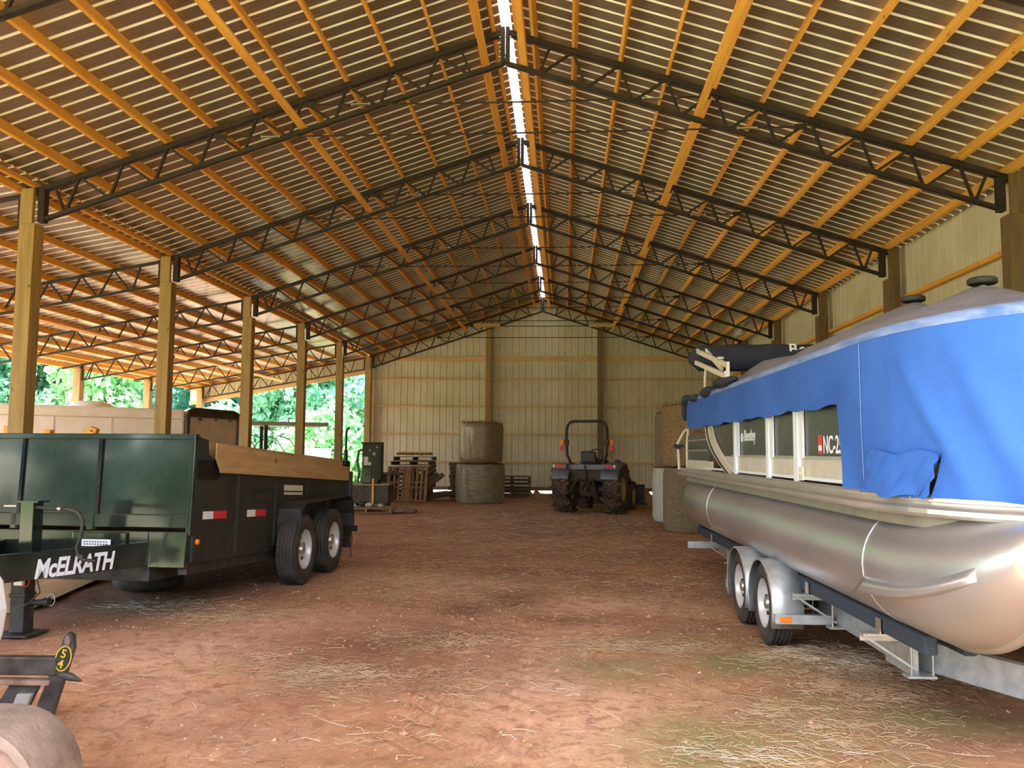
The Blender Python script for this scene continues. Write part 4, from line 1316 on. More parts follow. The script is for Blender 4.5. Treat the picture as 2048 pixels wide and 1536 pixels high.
# shade canopy folded in its boot, arms
b = MB()
pts = []; rs = []
for k in range(25):
    f = k / 24
    x = -BHW - .08 + (2 * BHW + .16) * f
    pts.append((x, 2.62 + .03 * math.sin(f * 9), 2.58 + .012 * math.sin(f * 6)))
    e = min(f, 1 - f)
    rs.append(.155 * min(1, .35 + e * 14) + .006 * math.sin(f * 40))
b.tube(pts, rs, 18)
o = b.build('canopy_boot', 'navy_boot', BT)
t__ = text_mesh('boot_lettering', 'Bentley', .17, 'letter_white', o, (-.26, 2.62 - .158, 2.62), (PI / 2 - .25, 0, 0), .002, 0, .003, 1.05, 1.1)
tag(t__, 'white lettering')
for s in (-1, 1):
    x = s * (BHW - .005)
    b = MB()
    for dx, za, zb__ in ((0, 0, 0), (.02 * s, -.13, -.10)):
        b.bar((x + dx, 2.58, 2.66 + za), (x + dx, .95, 2.34 + zb__ - .02), .028, .05)
    b.bar((x, .97, 2.36), (x, .97, 2.16), .028, .055); b.bar((x, 2.56, 2.68), (x, 2.56, 2.50), .028, .06)
    b.bar((x - s * .03, 2.2, 2.62), (x - s * .03, 1.35, 2.32), .02, .05)
    b.build('canopy_arm', 'cream', BT, bevel=.004)
    b = MB().tube([(x, 2.05, 2.44), (x, 2.12, 2.30), (x + .01, 2.18, 2.14)], .014, 8); b.build('canopy_strut', 'cream', BT)
    b = MB(); b.cyl((x + s * .03, 1.3, 2.43), (x - s * .03, 1.3, 2.43), .022, 10); b.cyl((x + s * .03, 2.35, 2.62), (x - s * .03, 2.35, 2.62), .018, 10); b.build('arm_knob', 'bolt', BT)
# boarding ladder and fork rails standing on the stern corner
b = MB()
b.tube([(-1.22, 3.62, 1.30), (-1.22, 3.62, 1.62), (-1.20, 3.66, 1.74), (-1.20, 3.70, 1.80)], .020, 8)
b.tube([(-1.30, 3.78, 1.28), (-1.31, 3.80, 1.62), (-1.24, 3.76, 1.76), (-1.20, 3.70, 1.80), (-1.19, 3.70, 2.12)], .018, 8)
b.build('stern_ladder', 'cream', BT)
b = MB(); b.bb(-1.36, -1.24, 3.74, 3.84, 1.56, 1.60); b.bb(-1.33, -1.29, 3.70, 3.86, 1.54, 1.58); b.build('ladder_strap', 'black_rough', BT)
b = MB(); b.bb(-.55, .55, 3.88, 4.15, .62, 1.12); b.prism([(3.95, 1.1), (4.5, 1.1), (4.55, 1.5), (4.35, 1.75), (4.0, 1.72)], -.22, .22, 'X'); b.build('outboard_motor', 'dark_panel', BT, bevel=.04)

# ---- boat trailer
TR = empty('boat_trailer', (2.795, 7.0, 0), 0.02)
tag(TR, 'galvanized tandem-axle trailer with round fenders under the pontoon boat', 'trailer')
TW = 1.245
for s in (-1, 1):
    b = MB()
    prf = [(-.035, -.075), (.035, -.075), (.035, -.068), (-.028, -.068), (-.028, .068), (.035, .068), (.035, .075), (-.035, .075)]
    b.bar((s * .80, 3.55, .36), (s * .80, -1.86, .315), .008, .165)
    for dz in (-.08, .08): b.bar((s * .775, 3.55, .36 + dz), (s * .775, -1.86, .315 + dz), .06, .008)
    b.build('side_beam', 'galv', TR)
    b = MB()
    b.bar((s * .80, -1.70, .315), (s * .10, -3.75, .38), .008, .165)
    for dz in (-.08, .08): b.bar((s * .78, -1.70, .315 + dz), (s * .08, -3.75, .38 + dz), .06, .008)
    b.build('front_beam', 'galv', TR)
    b = MB(); b.bb(s * .74, s * .84, -2.0, -1.62, .225, .236); b.bb(s * .795, s * .845, -1.98, -1.64, .225, .40); b.build('splice_plate', 'galv', TR)
    # carpeted bunks and brackets
    for xb in (.80, .995):
        bk = MB(); bk.box((s * xb, .55, .525), (.070, 6.3, .095), (0, 0, 0)); bk.build('bunk', 'carpet', TR, bevel=.012)
    for y in (-2.05, -.75, -.30, 2.75):
        b = MB()
        b.bb(s * .70, s * 1.14, y - .03, y + .03, .462, .474)
        b.bb(s * .70, s * 1.14, y + .024, y + .03, .425, .474)
        b.bar((s * 1.13, y, .46), (s * .84, y, .27), .022, .012)
        b.bb(s * .74, s * .90, y - .04, y + .04, .232, .244)
        o = b.build('bunk_bracket', 'galv', TR)
        b = MB()
        for xx in (.745, .865): b.cyl((s * xx, y, .225), (s * xx, y, .49), .007, 6)
        b.bb(s * 1.04, s * 1.048, y - .03, y + .03, .47, .56); b.cyl((s * 1.0, y, .47), (s * 1.0, y, .50), .012, 6)
        b.build('u_bolt', 'bolt', o)
    # wheels and fenders
    for y in (-.22, .60):
        wheel('wheel', TR, (s * 1.14, y, .315), .315, .19, .185, s, rz=0)
        P = []
        for x in (s * 1.02, s * 1.245, s * 1.255):
            row = []
            for k in range(17):
                a = R(-22) + R(224) * k / 16
                r_ = .375 if abs(x) < 1.25 else .362
                row.append((x, y - .0 + r_ * math.cos(a), .315 + r_ * math.sin(a) * 0.92))
            P.append(row)
        MB().grid(P).build('fender', 'galv', TR, solid=.008)
    for ya, yb_ in ((-.66, -.60), (1.0, 1.05), (.17, .21)):
        MB().bb(s * .84, s * 1.25, ya, yb_, .235, .305).build('fender_bracket', 'galv', TR, bevel=.004)
    b = MB(); b.bb(s * 1.13, s * 1.22, -.668, -.658, .25, .29); tag(b.build('marker_light', 'orange', TR, bevel=.003), 'orange marker light')
    b = MB(); b.bb(s * .80, s * 1.27, 3.0, 3.06, .37, .45); b.build('rear_light_bar', 'galv', TR, bevel=.004)
for y, z in ((-1.65, .40), (.19, .24), (3.45, .35), (-2.55, .34)):
    w_ = .80 if y > -2 else .50
    MB().bb(-w_, w_, y - .04, y + .04, z - .04, z + .04).build('cross_tube', 'galv', TR, bevel=.004)
for y in (-.22, .60): MB().cyl((-1.05, y, .315), (1.05, y, .315), .035, 10).build('axle', 'black_rough', TR)
b = MB(); b.bb(-.05, .05, -4.3, -3.6, .34, .44); b.bb(-.04, .04, -4.25, -4.17, .0, .40); b.bb(-.1, .1, -4.31, -4.11, .0, .012); b.build('tongue', 'galv', TR, bevel=.005)
# ============================================================ HAY BALES
def bale(name, loc, r_, h, mside, label, group=None, lean=(0, 0), seed=1, rings=True, rz=0):
    root = empty(name, loc, rz); root.rotation_euler = (lean[0], lean[1], rz)
    rr = random.Random(seed)
    n, m_ = 56, 40
    ph = [rr.uniform(0, 6.28) for _ in range(8)]
    P = []
    for i in range(m_ + 1):
        t = i / m_
        row = []
        for k in range(n + 1):
            a = 2 * PI * (k % n) / n
            q = 1 + .018 * math.sin(2 * a + ph[0] + t) + .010 * math.sin(5 * a + ph[1] + 3 * t) - .045 * max(0, abs(t - .5) * 2 - .82) / .18 + .014 * math.sin(PI * t)
            if rings: q += .008 * (1 if i % 2 else -1)
            row.append((r_ * q * math.cos(a), r_ * q * math.sin(a), h * t))
        P.append(row)
    MB().grid(P).build('bale_side', mside, root)
    # ragged ends
    for top in (0, 1):
        b = MB()
        P = []
        for i in range(9):
            f = i / 8
            row = []
            for k in range(n + 1):
                a = 2 * PI * (k % n) / n
                q = r_ * .965 * (1 + .018 * math.sin(2 * a + ph[0] + top) + .010 * math.sin(5 * a + ph[1] + 3 * top)) * f
                z = .035 * (1 - f) ** .5 + .010 * math.sin(9 * a + 5 * f) * f
                row.append((q * math.cos(a), q * math.sin(a), (h + z) if top else -z * .2))
            P.append(row)
        b.grid(P)
        if top:
            for k in range(260):
                a = rr.uniform(0, 2 * PI); q = r_ * rr.uniform(.3, .99)
                c = Vector((q * math.cos(a), q * math.sin(a), h + .01))
                d = Vector((math.cos(a) * rr.uniform(-.2, 1), math.sin(a) * rr.uniform(-.2, 1), rr.uniform(.1, .9))).normalized() * rr.uniform(.04, .12)
                b.bar(c, c + d, .006, .004)
        b.build('bale_end', 'hay_top', root)
    return tag(root, label, 'hay bale', group)
bale('hay_bale', (-2.47, 24.35, 0), .70, 1.12, 'net_wrap', 'net-wrapped round hay bale at the bottom of the free-standing centre stack', 'centre hay stack', seed=1)
bale('hay_bale', (-2.44, 24.35, 1.19), .645, 1.13, 'hay_wrap', 'net-wrapped round hay bale with a frayed top, upper of the free-standing centre stack', 'centre hay stack', (0, R(1.0)), 5)
bale('hay_bale', (2.60, 16.35, 0), .665, 1.20, 'hay_grey', 'loose brown round bale at the bottom of the nearer stack behind the boat', 'hay beside the boat', seed=2, rings=False)
bale('hay_bale', (2.60, 16.38, 1.24), .655, 1.16, 'hay', 'brown round bale on top of the nearer stack behind the boat', 'hay beside the boat', (0, 0), 3, rings=False)
bale('hay_bale', (2.66, 18.55, 0), .69, 1.16, 'net_white', 'pale-wrapped round bale at the bottom of the farther stack behind the boat', 'hay beside the boat', seed=4)
bale('hay_bale', (2.70, 18.6, 1.22), .66, 1.14, 'hay_grey', 'grey-brown round bale on top of the farther stack behind the boat', 'hay beside the boat', (0, 0), 7)

# ============================================================ TRACTOR  (local: +y forward)
T = empty('tractor', (.66, 20.75, 0), R(-17))
tag(T, 'blue and grey compact tractor seen from behind with a roll bar and mud-caked tyres', 'tractor')
for s in (-1, 1):
    wheel('rear_wheel', T, (s * .64, 0, .60), .58, .42, .30, s, 'rubber_clay', 'yellow_rim', lugs=15, grooves=False)
    wheel('front_wheel', T, (s * .60, 1.72, .35), .35, .24, .19, s, 'rubber_clay', 'yellow_rim', lugs=16, grooves=False)
    # fenders
    P = []
    for x in (.40, .44, .80, .84):
        row = []
        for k in range(13):
            a = R(150) - R(125) * k / 12
            row.append((s * x, -.68 * math.cos(a), .56 + (.66 if x in (.44, .80) else .62) * math.sin(a)))
        P.append(row)
    MB().grid(P).build('rear_fender', 'blue_grey', T, solid=.02)
    b = MB(); b.bb(s * .43, s * .82, -.62, -.44, 1.07, 1.21); o = b.build('fender_tail', 'blue_grey', T, bevel=.035)
    b = MB(); b.bb(s * .50, s * .74, -.635, -.615, 1.12, 1.19); tag(b.build('tail_light', 'red', o, bevel=.01), 'red tail light')
    b = MB(); b.bb(s * .76 - .02, s * .76 + .02, -.64, -.612, 1.12, 1.19); b.build('reverse_light', 'tape_white', o)
    # warning lights on the roll bar
    b = MB(); b.bb(s * .585, s * .685, -.38, -.34, 1.66, 1.80); tag(b.build('flasher', 'orange', T, bevel=.01), 'orange warning light')
    b = MB(); b.bb(s * .59, s * .68, -.38, -.34, 1.52, 1.645); tag(b.build('brake_light', 'red', T, bevel=.01), 'dark red lamp')
b = MB()
pts = [(-.40, -.35, 1.12), (-.42, -.35, 1.25), (-.50, -.35, 1.42), (-.515, -.35, 1.7), (-.515, -.35, 2.02), (-.49, -.35, 2.14), (-.43, -.35, 2.22), (-.33, -.35, 2.25), (.33, -.35, 2.25), (.43, -.35, 2.22), (.49, -.35, 2.14), (.515, -.35, 2.02), (.515, -.35, 1.7), (.50, -.35, 1.42), (.42, -.35, 1.25), (.40, -.35, 1.12)]
b.tube(pts, .036, 12); b.bb(-.56, -.47, -.41, -.29, 1.66, 1.80); b.bb(.47, .56, -.41, -.29, 1.66, 1.80)
b.build('roll_bar', 'tractor_dark', T)
b = MB(); b.bb(-.20, .20, -.24, -.14, 1.22, 1.52); b.build('seat_back', 'seat_vinyl', T, bevel=.05)
b = MB(); b.bb(-.24, .24, -.22, .24, 1.02, 1.14); b.build('seat', 'seat_vinyl', T, bevel=.04)
b = MB(); b.bb(-.42, .42, -.42, .55, .78, 1.08); b.build('platform', 'tractor_dark', T, bevel=.03)
b = MB(); b.bb(-.44, .44, -.47, -.40, 1.06, 1.20); b.build('rear_panel', 'blue_grey', T, bevel=.02)
b = MB(); b.bb(-.20, .20, -.30, 1.2, .42, .80); b.cyl((-.42, 0, .57), (.42, 0, .57), .15, 16); b.cyl((-.45, 1.72, .36), (.45, 1.72, .36), .06, 12); b.build('gearbox', 'tractor_dark', T, bevel=.03)
b = MB()
for s in (-1, 1):
    b.bar((s * .30, -.15, .50), (s * .38, -.98, .44), .03, .06); b.cyl((s * .18, -.25, .98), (s * .36, -.80, .48), .018, 8)
    b.tube([(s * .12, -.36, .86), (s * .18, -.5, .82), (s * .36, -.78, .52)], .022, 8)
b.cyl((0, -.3, .88), (0, -.78, .60), .025, 10); b.build('three_point_hitch', 'tractor_dark', T)
b = MB(); b.cyl((0, -.30, .58), (0, -.46, .58), .05, 12); b.bb(-.12, .12, -.5, -.3, .70, .78); b.build('power_shaft', 'tractor_dark', T)
b = MB(); b.bb(-.03, .01, -.5, -.46, .74, 1.18); b.build('hydraulic_lever', 'black_rough', T)
b = MB(); b.prism([(.85, .80), (2.20, .72), (2.22, 1.02), (2.05, 1.12), (.85, 1.24)], -.27, .27, 'X'); b.build('hood', 'tractor_blue', T, bevel=.05)
b = MB(); b.prism([(.5, 1.0), (.92, 1.0), (.92, 1.25), (.72, 1.32), (.62, 1.28)], -.24, .24, 'X'); b.build('dash', 'tractor_dark', T, bevel=.02)
b = MB(); b.tube([(.19 * math.cos(a), .52 + .04 * math.sin(a), 1.40 + .17 * math.sin(a)) for a in [k * PI / 12 for k in range(24)]], .014, 8, closed=True); b.cyl((0, .75, 1.25), (0, .52, 1.40), .02, 8); b.build('steering_wheel', 'seat_vinyl', T)
for s in (-1, 1):
    L_ = empty('loader_arm', (0, 0, 0)); L_.parent = T
    b = MB(); b.bb(s * .42, s * .50, .80, 1.0, .55, 1.30); b.build('loader_post', 'tractor_blue', L_, bevel=.01)
    b = MB(); b.bar((s * .46, .88, 1.26), (s * .48, 1.85, 1.12), .07, .11); b.bar((s * .48, 1.82, 1.14), (s * .50, 2.55, .35), .07, .11); b.build('loader_beam', 'tractor_blue', L_, bevel=.01)
    b = MB(); b.cyl((s * .46, .95, .82), (s * .48, 1.75, 1.00), .035, 10); b.cyl((s * .49, 1.75, 1.20), (s * .50, 2.45, .58), .03, 10); b.build('loader_cylinder', 'grey_paint', L_)
b = MB(); b.prism([(2.45, .06), (2.98, .04), (2.98, .07), (2.58, .14), (2.52, .5), (2.62, .62), (2.45, .62)], -.84, .84, 'X'); b.build('loader_bucket', 'black_rough', T, bevel=.01)
b = MB(); b.tube([(-.30, -.2, 1.12), (-.37, -.15, 1.20), (-.44, -.1, 1.22)], .015, 6); b.build('lever', 'black_rough', T)

# ============================================================ PALLETS, LUMBER AND MACHINES AT THE LEFT REAR
def make_pallet(mk='pallet', nb=7):
    root = empty('wooden_pallet', (0, 0, 0))
    b = MB()
    for x in (-.58, 0, .58):
        o = MB().bb(x - .02, x + .02, -.50, .50, .018, .105).build('stringer', mk, root)
    for k in range(nb):
        y = -.45 + .90 * k / (nb - 1)
        MB().bb(-.60, .60, y - .045, y + .045, .105, .122).build('deck_board', mk, root)
    for y in (-.44, 0, .44):
        MB().bb(-.60, .60, y - .05, y + .05, .0, .018).build('bottom_board', mk, root)
    return root
base = make_pallet('pallet_old')
PST = [(-4.70, 25.55, .0, 3, 'lowest, resting on the ground'), (-4.72, 25.50, .128, -2, 'second from the ground'), (-4.70, 25.52, .256, 2, 'third from the ground'), (-4.66, 25.5, .384, -4, 'fourth from the ground'),
       (-4.74, 25.55, .512, 2, 'fifth from the ground'), (-4.72, 25.5, .640, -3, 'sixth from the ground'), (-4.67, 25.52, .768, 1, 'fourth from the top, above the leaning pallet'), (-4.62, 25.5, .896, 3, 'third from the top'),
       (-4.66, 25.5, 1.06, -3, 'second from the top, with bright gaps beneath'), (-4.60, 25.48, 1.20, 2, 'topmost, under the wavy orange sheet')]
for i, (x, y, z, a, lab) in enumerate(PST):
    o = base if i == 0 else copy_tree(base)
    o.location = (x, y, z); o.rotation_euler = (0, 0, R(a))
    tag(o, 'weathered pallet of the tall pile, %s' % lab, 'pallet', 'tall pallet pile')
# corrugated sheet on top
P = []
for y in (-.42, .42): P.append([(-.50 + .0125 * k, y, .06 + .042 * abs(math.sin(k * PI / 11.4)) ** .8) for k in range(81)])
o = MB().grid(P).build('corrugated_sheet', mat('orange_sheet', (.42, .20, .05), (.60, .33, .10), .6), solid=.05)
o.location = (-4.62, 25.45, 1.33); o.rotation_euler = (0, 0, R(2))
tag(o, 'wavy orange-brown sheet lying on top of the tall pallet pile', 'sheet')
lp = empty('leaning_pallet', (-4.66, 24.30, .01), R(-3), rx=R(-14))
tag(lp, 'reddish-brown pallet leaning upright against the pallet pile', 'pallet')
for x, w_ in ((-.57, .09), (0.02, .17), (.57, .09)): MB().bb(x - w_ / 2, x + w_ / 2, -.012, .012, .0, 1.06).build('stile_board', 'pallet', lp, bevel=.003)
for z in (.03, .42, .58, 1.03): MB().bb(-.60, .60, .012, .050, z - .022, z + .022).build('rail_board', 'pallet', lp, bevel=.003)
for k in range(9):
    x = -.55 + 1.10 * k / 8
    MB().bb(x - .042, x + .042, .075, .095, .0, 1.06).build('slat', 'pallet', lp, bevel=.003)
for x in (-.55, 0, .55): MB().bb(x - .03, x + .03, .050, .075, .0, 1.06).build('stringer', 'pallet', lp)
# dark posts piled in the middle
for i, (x, z, a) in enumerate(((-3.62, .06, 0), (-3.78, .07, 0), (-3.95, .07, 0), (-3.70, .20, 0), (-3.88, .21, 0), (-3.98, .34, 0), (-4.05, .20, 0), (-4.02, .48, 0))):
    o = MB().cyl((-.5, 0, 0), (.5, 0, 0), .070, 12).build('fence_log', 'pallet_old')
    o.location = (x - .30, 25.0 + .15 * (i - 5), z + .30); o.rotation_euler = (0, R(-38), R(8 - 3 * i))
    if i in (0, 1, 2): o.rotation_euler = (0, R(-8), R(12 - 6 * i)); o.location = (x - .1, 25.3, z + .09)
    tag(o, 'dark round log in the leaning heap right of the upright pallet', 'log', 'dark logs by the pallets')
# narrow stack left of the bale and low stack right of it
for i in range(9):
    o = MB().bb(-.34, .34, -.25, .25, -.055, .055).build('timber_offcut', 'pallet_old', bevel=.008)
    o.location = (-3.22 + .035 * math.sin(i * 2.3), 25.95, .07 + .125 * i + .02); o.rotation_euler = (0, 0, R(5 * math.sin(i * 3)))
    tag(o, 'brown timber block in the narrow stack left of the hay, %s from the floor' % ORD[i], 'timber', 'narrow timber stack')
for i in range(5):
    o = copy_tree(base); o.location = (-1.72, 27.35, .06 + .128 * i); o.rotation_euler = (0, 0, R(2 * math.sin(i * 4)))
    tag(o, 'dark pallet in the low stack right of the hay, %s from the floor' % ORD[i], 'pallet', 'low pallet stack')
# pallet on the floor at the left with scraps
fp = make_pallet('pallet', 6); fp.location = (-4.72, 20.0, .012); fp.rotation_euler = (0, 0, R(4))
tag(fp, 'low wooden pallet on the floor in front of the dark machine, loaded with scrap', 'pallet')
for i, (x, y, s_, mk, lab) in enumerate(((-5.1, 19.8, .09, 'tape_white', 'whitish lump of scrap at the left end of the floor pallet'), (-4.7, 19.9, .10, 'grey_paint', 'grey piece of scrap in the middle of the floor pallet'), (-4.42, 19.9, .08, 'grey_paint', 'small grey piece of scrap at the right of the floor pallet'), (-4.9, 20.1, .12, 'black_rough', 'black lump of scrap behind the grey piece on the floor pallet'))):
    b = MB(); lump(b, (0, 0, s_ * .5), s_, s_ * .8, s_ * .55, i + 30); o = b.build('scrap_lump', mk); o.location = (x, y, .14)
    tag(o, lab, 'scrap')
b = MB(); lump(b, (0, 0, .05), .42, .3, .08, 50, 24, 12, .3); o = b.build('soil_heap', 'clay_mud'); o.location = (-4.0, 20.0, 0)
tag(o, 'dark flat heap of dirt right of the floor pallet', 'dirt heap')
# dark machine: box on a steel tank
mc = empty('metal_tank', (-5.05, 21.6, 0), R(2))
tag(mc, 'dark brown steel tank with a yellowish rim standing at the left rear', 'tank')
b = MB(); b.bb(-.50, .52, -.42, .42, .14, .62); b.build('tank_body', 'brown_machine', mc, bevel=.02)
b = MB(); b.bb(-.52, .54, -.44, .44, .605, .635); b.build('tank_rim', mat('ochre', (.30, .19, .07), (.40, .27, .10), .6), mc)
b = MB(); b.bb(.09, .145, -.455, -.425, .08, .78); b.build('tank_strap', 'pine_y', mc)
for x in (-.4, .4):
    b = MB(); b.bb(x - .05, x + .05, -.3, .3, 0, .14); b.build('tank_foot', 'black_rough', mc)
cb = empty('control_cabinet', (-5.06, 21.6, .637), R(2))
tag(cb, 'tall black machine cabinet with round dials standing on the brown tank', 'machine')
b = MB(); b.bb(-.22, .22, -.20, .20, 0, 1.04); b.build('cabinet_body', 'black_side', cb, bevel=.015)
b = MB(); b.bb(-.25, .27, -.23, .23, 1.04, 1.08); b.bb(.22, .27, -.2, .2, .1, 1.04); b.build('cabinet_hood', 'black_rough', cb)
for x, z, r_ in ((.10, .78, .045), (-.02, .87, .030), (.17, .95, .03)):
    b = MB(); b.lathe([(r_, -.01), (r_, .01), (.001, .012)], 16, 'Y'); o = b.build('dial', 'grey_paint', cb); o.location = (x, -.205, z); o.rotation_euler = (0, 0, PI)
b = MB(); b.bb(-.17, -.06, -.206, -.201, .48, .70); b.bb(-.05, .02, -.206, -.201, .48, .56); b.build('cabinet_label', 'cream', cb)
b = MB(); b.bb(-.20, .04, -.215, -.2, .02, .42); b.build('cabinet_door', 'black_paint', cb, bevel=.01)
b = MB(); b.tube([(-.2, -.1, .9), (-.32, -.12, .85), (-.36, -.14, .6), (-.30, -.16, .3), (-.34, -.1, .02)], .03, 8); b.build('hose', mat('green_hose', (.05, .12, .06), None, .5), cb)
for i, (x, z, w_) in enumerate(((-4.15, .80, .55), (-4.1, .66, .6), (-4.2, 1.36, .32), (-4.22, 1.24, .55), (-4.18, 1.0, .4))):
    pass
b = MB(); b.bb(-.35, .35, -.3, .3, 0, .78); o = b.build('crate', 'black_rough', bevel=.02); o.location = (-4.98, 24.5, 0)
o.location = (-5.45, 24.9, 0)
tag(o, 'dark crate between the machine cabinet and the leaning pallet', 'crate')
o = MB().bb(-.55, .55, -.4, .4, -.03, .03).build('board_sheet', 'pallet_old', bevel=.005); o.location = (-5.40, 24.9, .812)
tag(o, 'grey board lying across the dark crate behind the cabinet', 'board')

# ============================================================ CAMPER IN THE LEAN-TO
CP = empty('camper', (0, 0, 0))
tag(CP, 'long cream camper with a dark rounded nose parked under the side roof', 'camper')
c0 = Vector((-8.95, 19.0, 0)); dl = Vector((-2.1, -1.72, 0)).normalized(); dn = Vector((-dl.y, dl.x, 0))
dn = dn if dn.y > 0 else -dn
CZ = 2.44
def slab(b, a, c, z0, z1, th):
    """upright slab from a to c with thickness into the body"""
    d = (c - a).normalized(); n_ = Vector((-d.y, d.x, 0)); n_ = n_ if n_.dot(dn) > 0 else -n_
    vs = [a, c, c + n_ * th, a + n_ * th]
    b.add([(v.x, v.y, z0) for v in vs] + [(v.x, v.y, z1) for v in vs], [(0, 1, 2, 3), (4, 5, 6, 7), (0, 1, 5, 4), (1, 2, 6, 5), (2, 3, 7, 6), (3, 0, 4, 7)])
Lc = 7.6
b = MB(); slab(b, c0, c0 + dl * Lc, .55, CZ, 2.2); b.build('camper_body', 'camper', CP, bevel=.06)
b = MB(); slab(b, c0 - dn * .012, c0 + dl * Lc - dn * .012, CZ - .25, CZ - .225, .02); b.build('belt_trim', 'camper_panel', CP)
for k in range(7):
    p = c0 + dl * (.42 + 1.15 * k) - dn * .010
    b = MB(); slab(b, p, p + dl * .018, .6, CZ - .25, .012); b.build('panel_joint', 'camper_panel', CP)
n1 = Vector((-8.26, 20.5, 0))
b = MB()
nd = (n1 - c0).normalized(); nn = Vector((nd.y, -nd.x, 0))
vs = [c0 + Vector((.06, -.02, 0)), n1, n1 + dn * .8, c0 + dn * 2.1]
b.add([(v.x, v.y, .9) for v in vs] + [(v.x, v.y, CZ - .02) for v in vs], [(0, 1, 2, 3), (4, 5, 6, 7), (0, 1, 5, 4), (1, 2, 6, 5), (2, 3, 7, 6), (3, 0, 4, 7)])
b.build('nose_body', 'camper_panel', CP, bevel=.05)
b = MB()
q0, q1 = c0 + Vector((.06, -.02, 0)) + nn * .02, n1 + nn * .02
b.tube([(q0.x, q0.y, .95), (q0.x, q0.y, CZ - .16), (q0.x + nd.x * .05, q0.y + nd.y * .05, CZ - .05), (q0.x + nd.x * .18, q0.y + nd.y * .18, CZ), (q1.x - nd.x * .18, q1.y - nd.y * .18, CZ - .02), (q1.x - nd.x * .04, q1.y - nd.y * .04, CZ - .07), (q1.x, q1.y, CZ - .2), (q1.x, q1.y, .95)], .055, 10)
b.bar((q0.x + nd.x * .08, q0.y + nd.y * .08, CZ - .09), (q1.x - nd.x * .05, q1.y - nd.y * .05, CZ - .11), .05, .16)
b.build('nose_cap', 'camper_brown', CP)
for f in (.22, .52, .80):
    p = q0 + (q1 - q0) * f + nn * .02
    b = MB(); b.box((p.x, p.y, CZ - .22), (.05, .05, .06)); b.build('running_light', 'camper_brown', CP)
p = c0 + dl * 1.9 + dn * .8
b = MB(); b.lathe([(.001, .16), (.25, .15), (.42, .10), (.50, .03), (.50, 0)], 20, 'Z', (p.x, p.y, CZ)); tag(b.build('roof_vent', 'camper', CP), 'low round roof unit')
for s_ in (1.8, 2.7):
    p = c0 + dl * s_ + dn * .1
    w_ = wheel('wheel', CP, (p.x, p.y, .36), .36, .22, .2, -1, rz=math.atan2(dn.y, dn.x))
for s_ in (.4, 5.6):
    p = c0 + dl * s_ + dn * 1.1
    b = MB(); b.bb(p.x - .06, p.x + .06, p.y - .06, p.y + .06, 0, .56); b.build('support_leg', 'black_rough', CP)
p = c0 + dl * 2.25 + dn * 1.95
b = MB(); 
w_ = wheel('wheel', CP, (p.x, p.y, .36), .36, .22, .2, 1, rz=math.atan2(dn.y, dn.x))

# orange wooden stakes between the black trailer and the camper
for i, (x, y, h, w_, lab) in enumerate(((-7.88, 11.3, 1.81, .13, 'leftmost, square topped'), (-7.30, 11.3, 1.76, .10, 'middle, just right of the nearest post'), (-6.68, 11.3, 1.76, .12, 'right, with a knobbly top'))):
    b = MB(); b.bb(-w_ / 2, w_ / 2, -.05, .05, -.02, h)
    if i == 2: b.box((.04, 0, h), (.12, .10, .07), (0, R(20), 0)); b.box((-.06, 0, h - .03), (.12, .08, .05), (0, R(-12), 0))
    o = b.build('wooden_stake', 'pine_y', bevel=.01); o.location = (x, y, 0)
    tag(o, 'orange wooden stake showing over the black trailer, %s' % lab, 'stake', 'orange stakes')

# ============================================================ OLD TRACTOR WITH A SUN ROOF, IN THE LEAN-TO
OT = empty('canopy_tractor', (-8.15, 23.3, 0), R(-62))
tag(OT, 'old tractor with a flat green-grey sun roof and tall black exhaust beyond the posts', 'tractor')
b = MB(); b.bb(-.68, .68, -1.15, 1.25, 2.18, 2.29); b.build('sun_roof', mat('roof_green', (.36, .40, .30), (.46, .50, .38), .5), OT, bevel=.02)
for x in (-.45, .45):
    MB().bb(x - .045, x + .045, -.5, -.41, 1.0, 2.20).build('roof_post', 'tractor_dark', OT)
    MB().bb(x - .03, x + .03, .55, .62, 1.1, 2.2).build('roof_post', 'tractor_dark', OT)
for s in (-1, 1):
    wheel('rear_wheel', OT, (s * .72, -.45, .68), .68, .38, .36, s, 'rubber', 'grey_paint', lugs=18, grooves=False)
    wheel('front_wheel', OT, (s * .62, 1.55, .36), .36, .2, .2, s, 'rubber', 'grey_paint', grooves=True)
    P = [[(s * x, -.45 - .76 * math.cos(R(25 + 10 * k)), .68 + .76 * math.sin(R(25 + 10 * k))) for k in range(13)] for x in (.52, .92)]
    MB().grid(P).build('rear_fender', 'grey_paint', OT, solid=.02)
b = MB(); b.bb(-.27, .27, .5, 2.0, .72, 1.20); b.build('hood', 'tractor_dark', OT, bevel=.05)
b = MB(); b.bb(-.25, .25, -.9, .6, .5, .85); b.cyl((-.6, -.45, .68), (.6, -.45, .68), .12, 12); b.cyl((-.55, 1.55, .36), (.55, 1.55, .36), .05, 10); b.build('gearbox', 'tractor_dark', OT, bevel=.03)
b = MB(); b.bb(-.22, .22, -.55, -.15, .95, 1.08); b.bb(-.22, .22, -.62, -.52, 1.05, 1.40); b.build('seat', 'seat_vinyl', OT, bevel=.04)
b = MB(); b.tube([(.3, 1.85, 1.1), (.3, 1.85, 1.55), (.3, 1.85, 2.02), (.31, 1.88, 2.12), (.33, 1.94, 2.17)], .035, 10); b.cyl((.3, 1.85, 1.2), (.3, 1.85, 1.5), .06, 12); b.build('exhaust_pipe', mat('exhaust_teal', (.01, .05, .055), None, .4), OT)
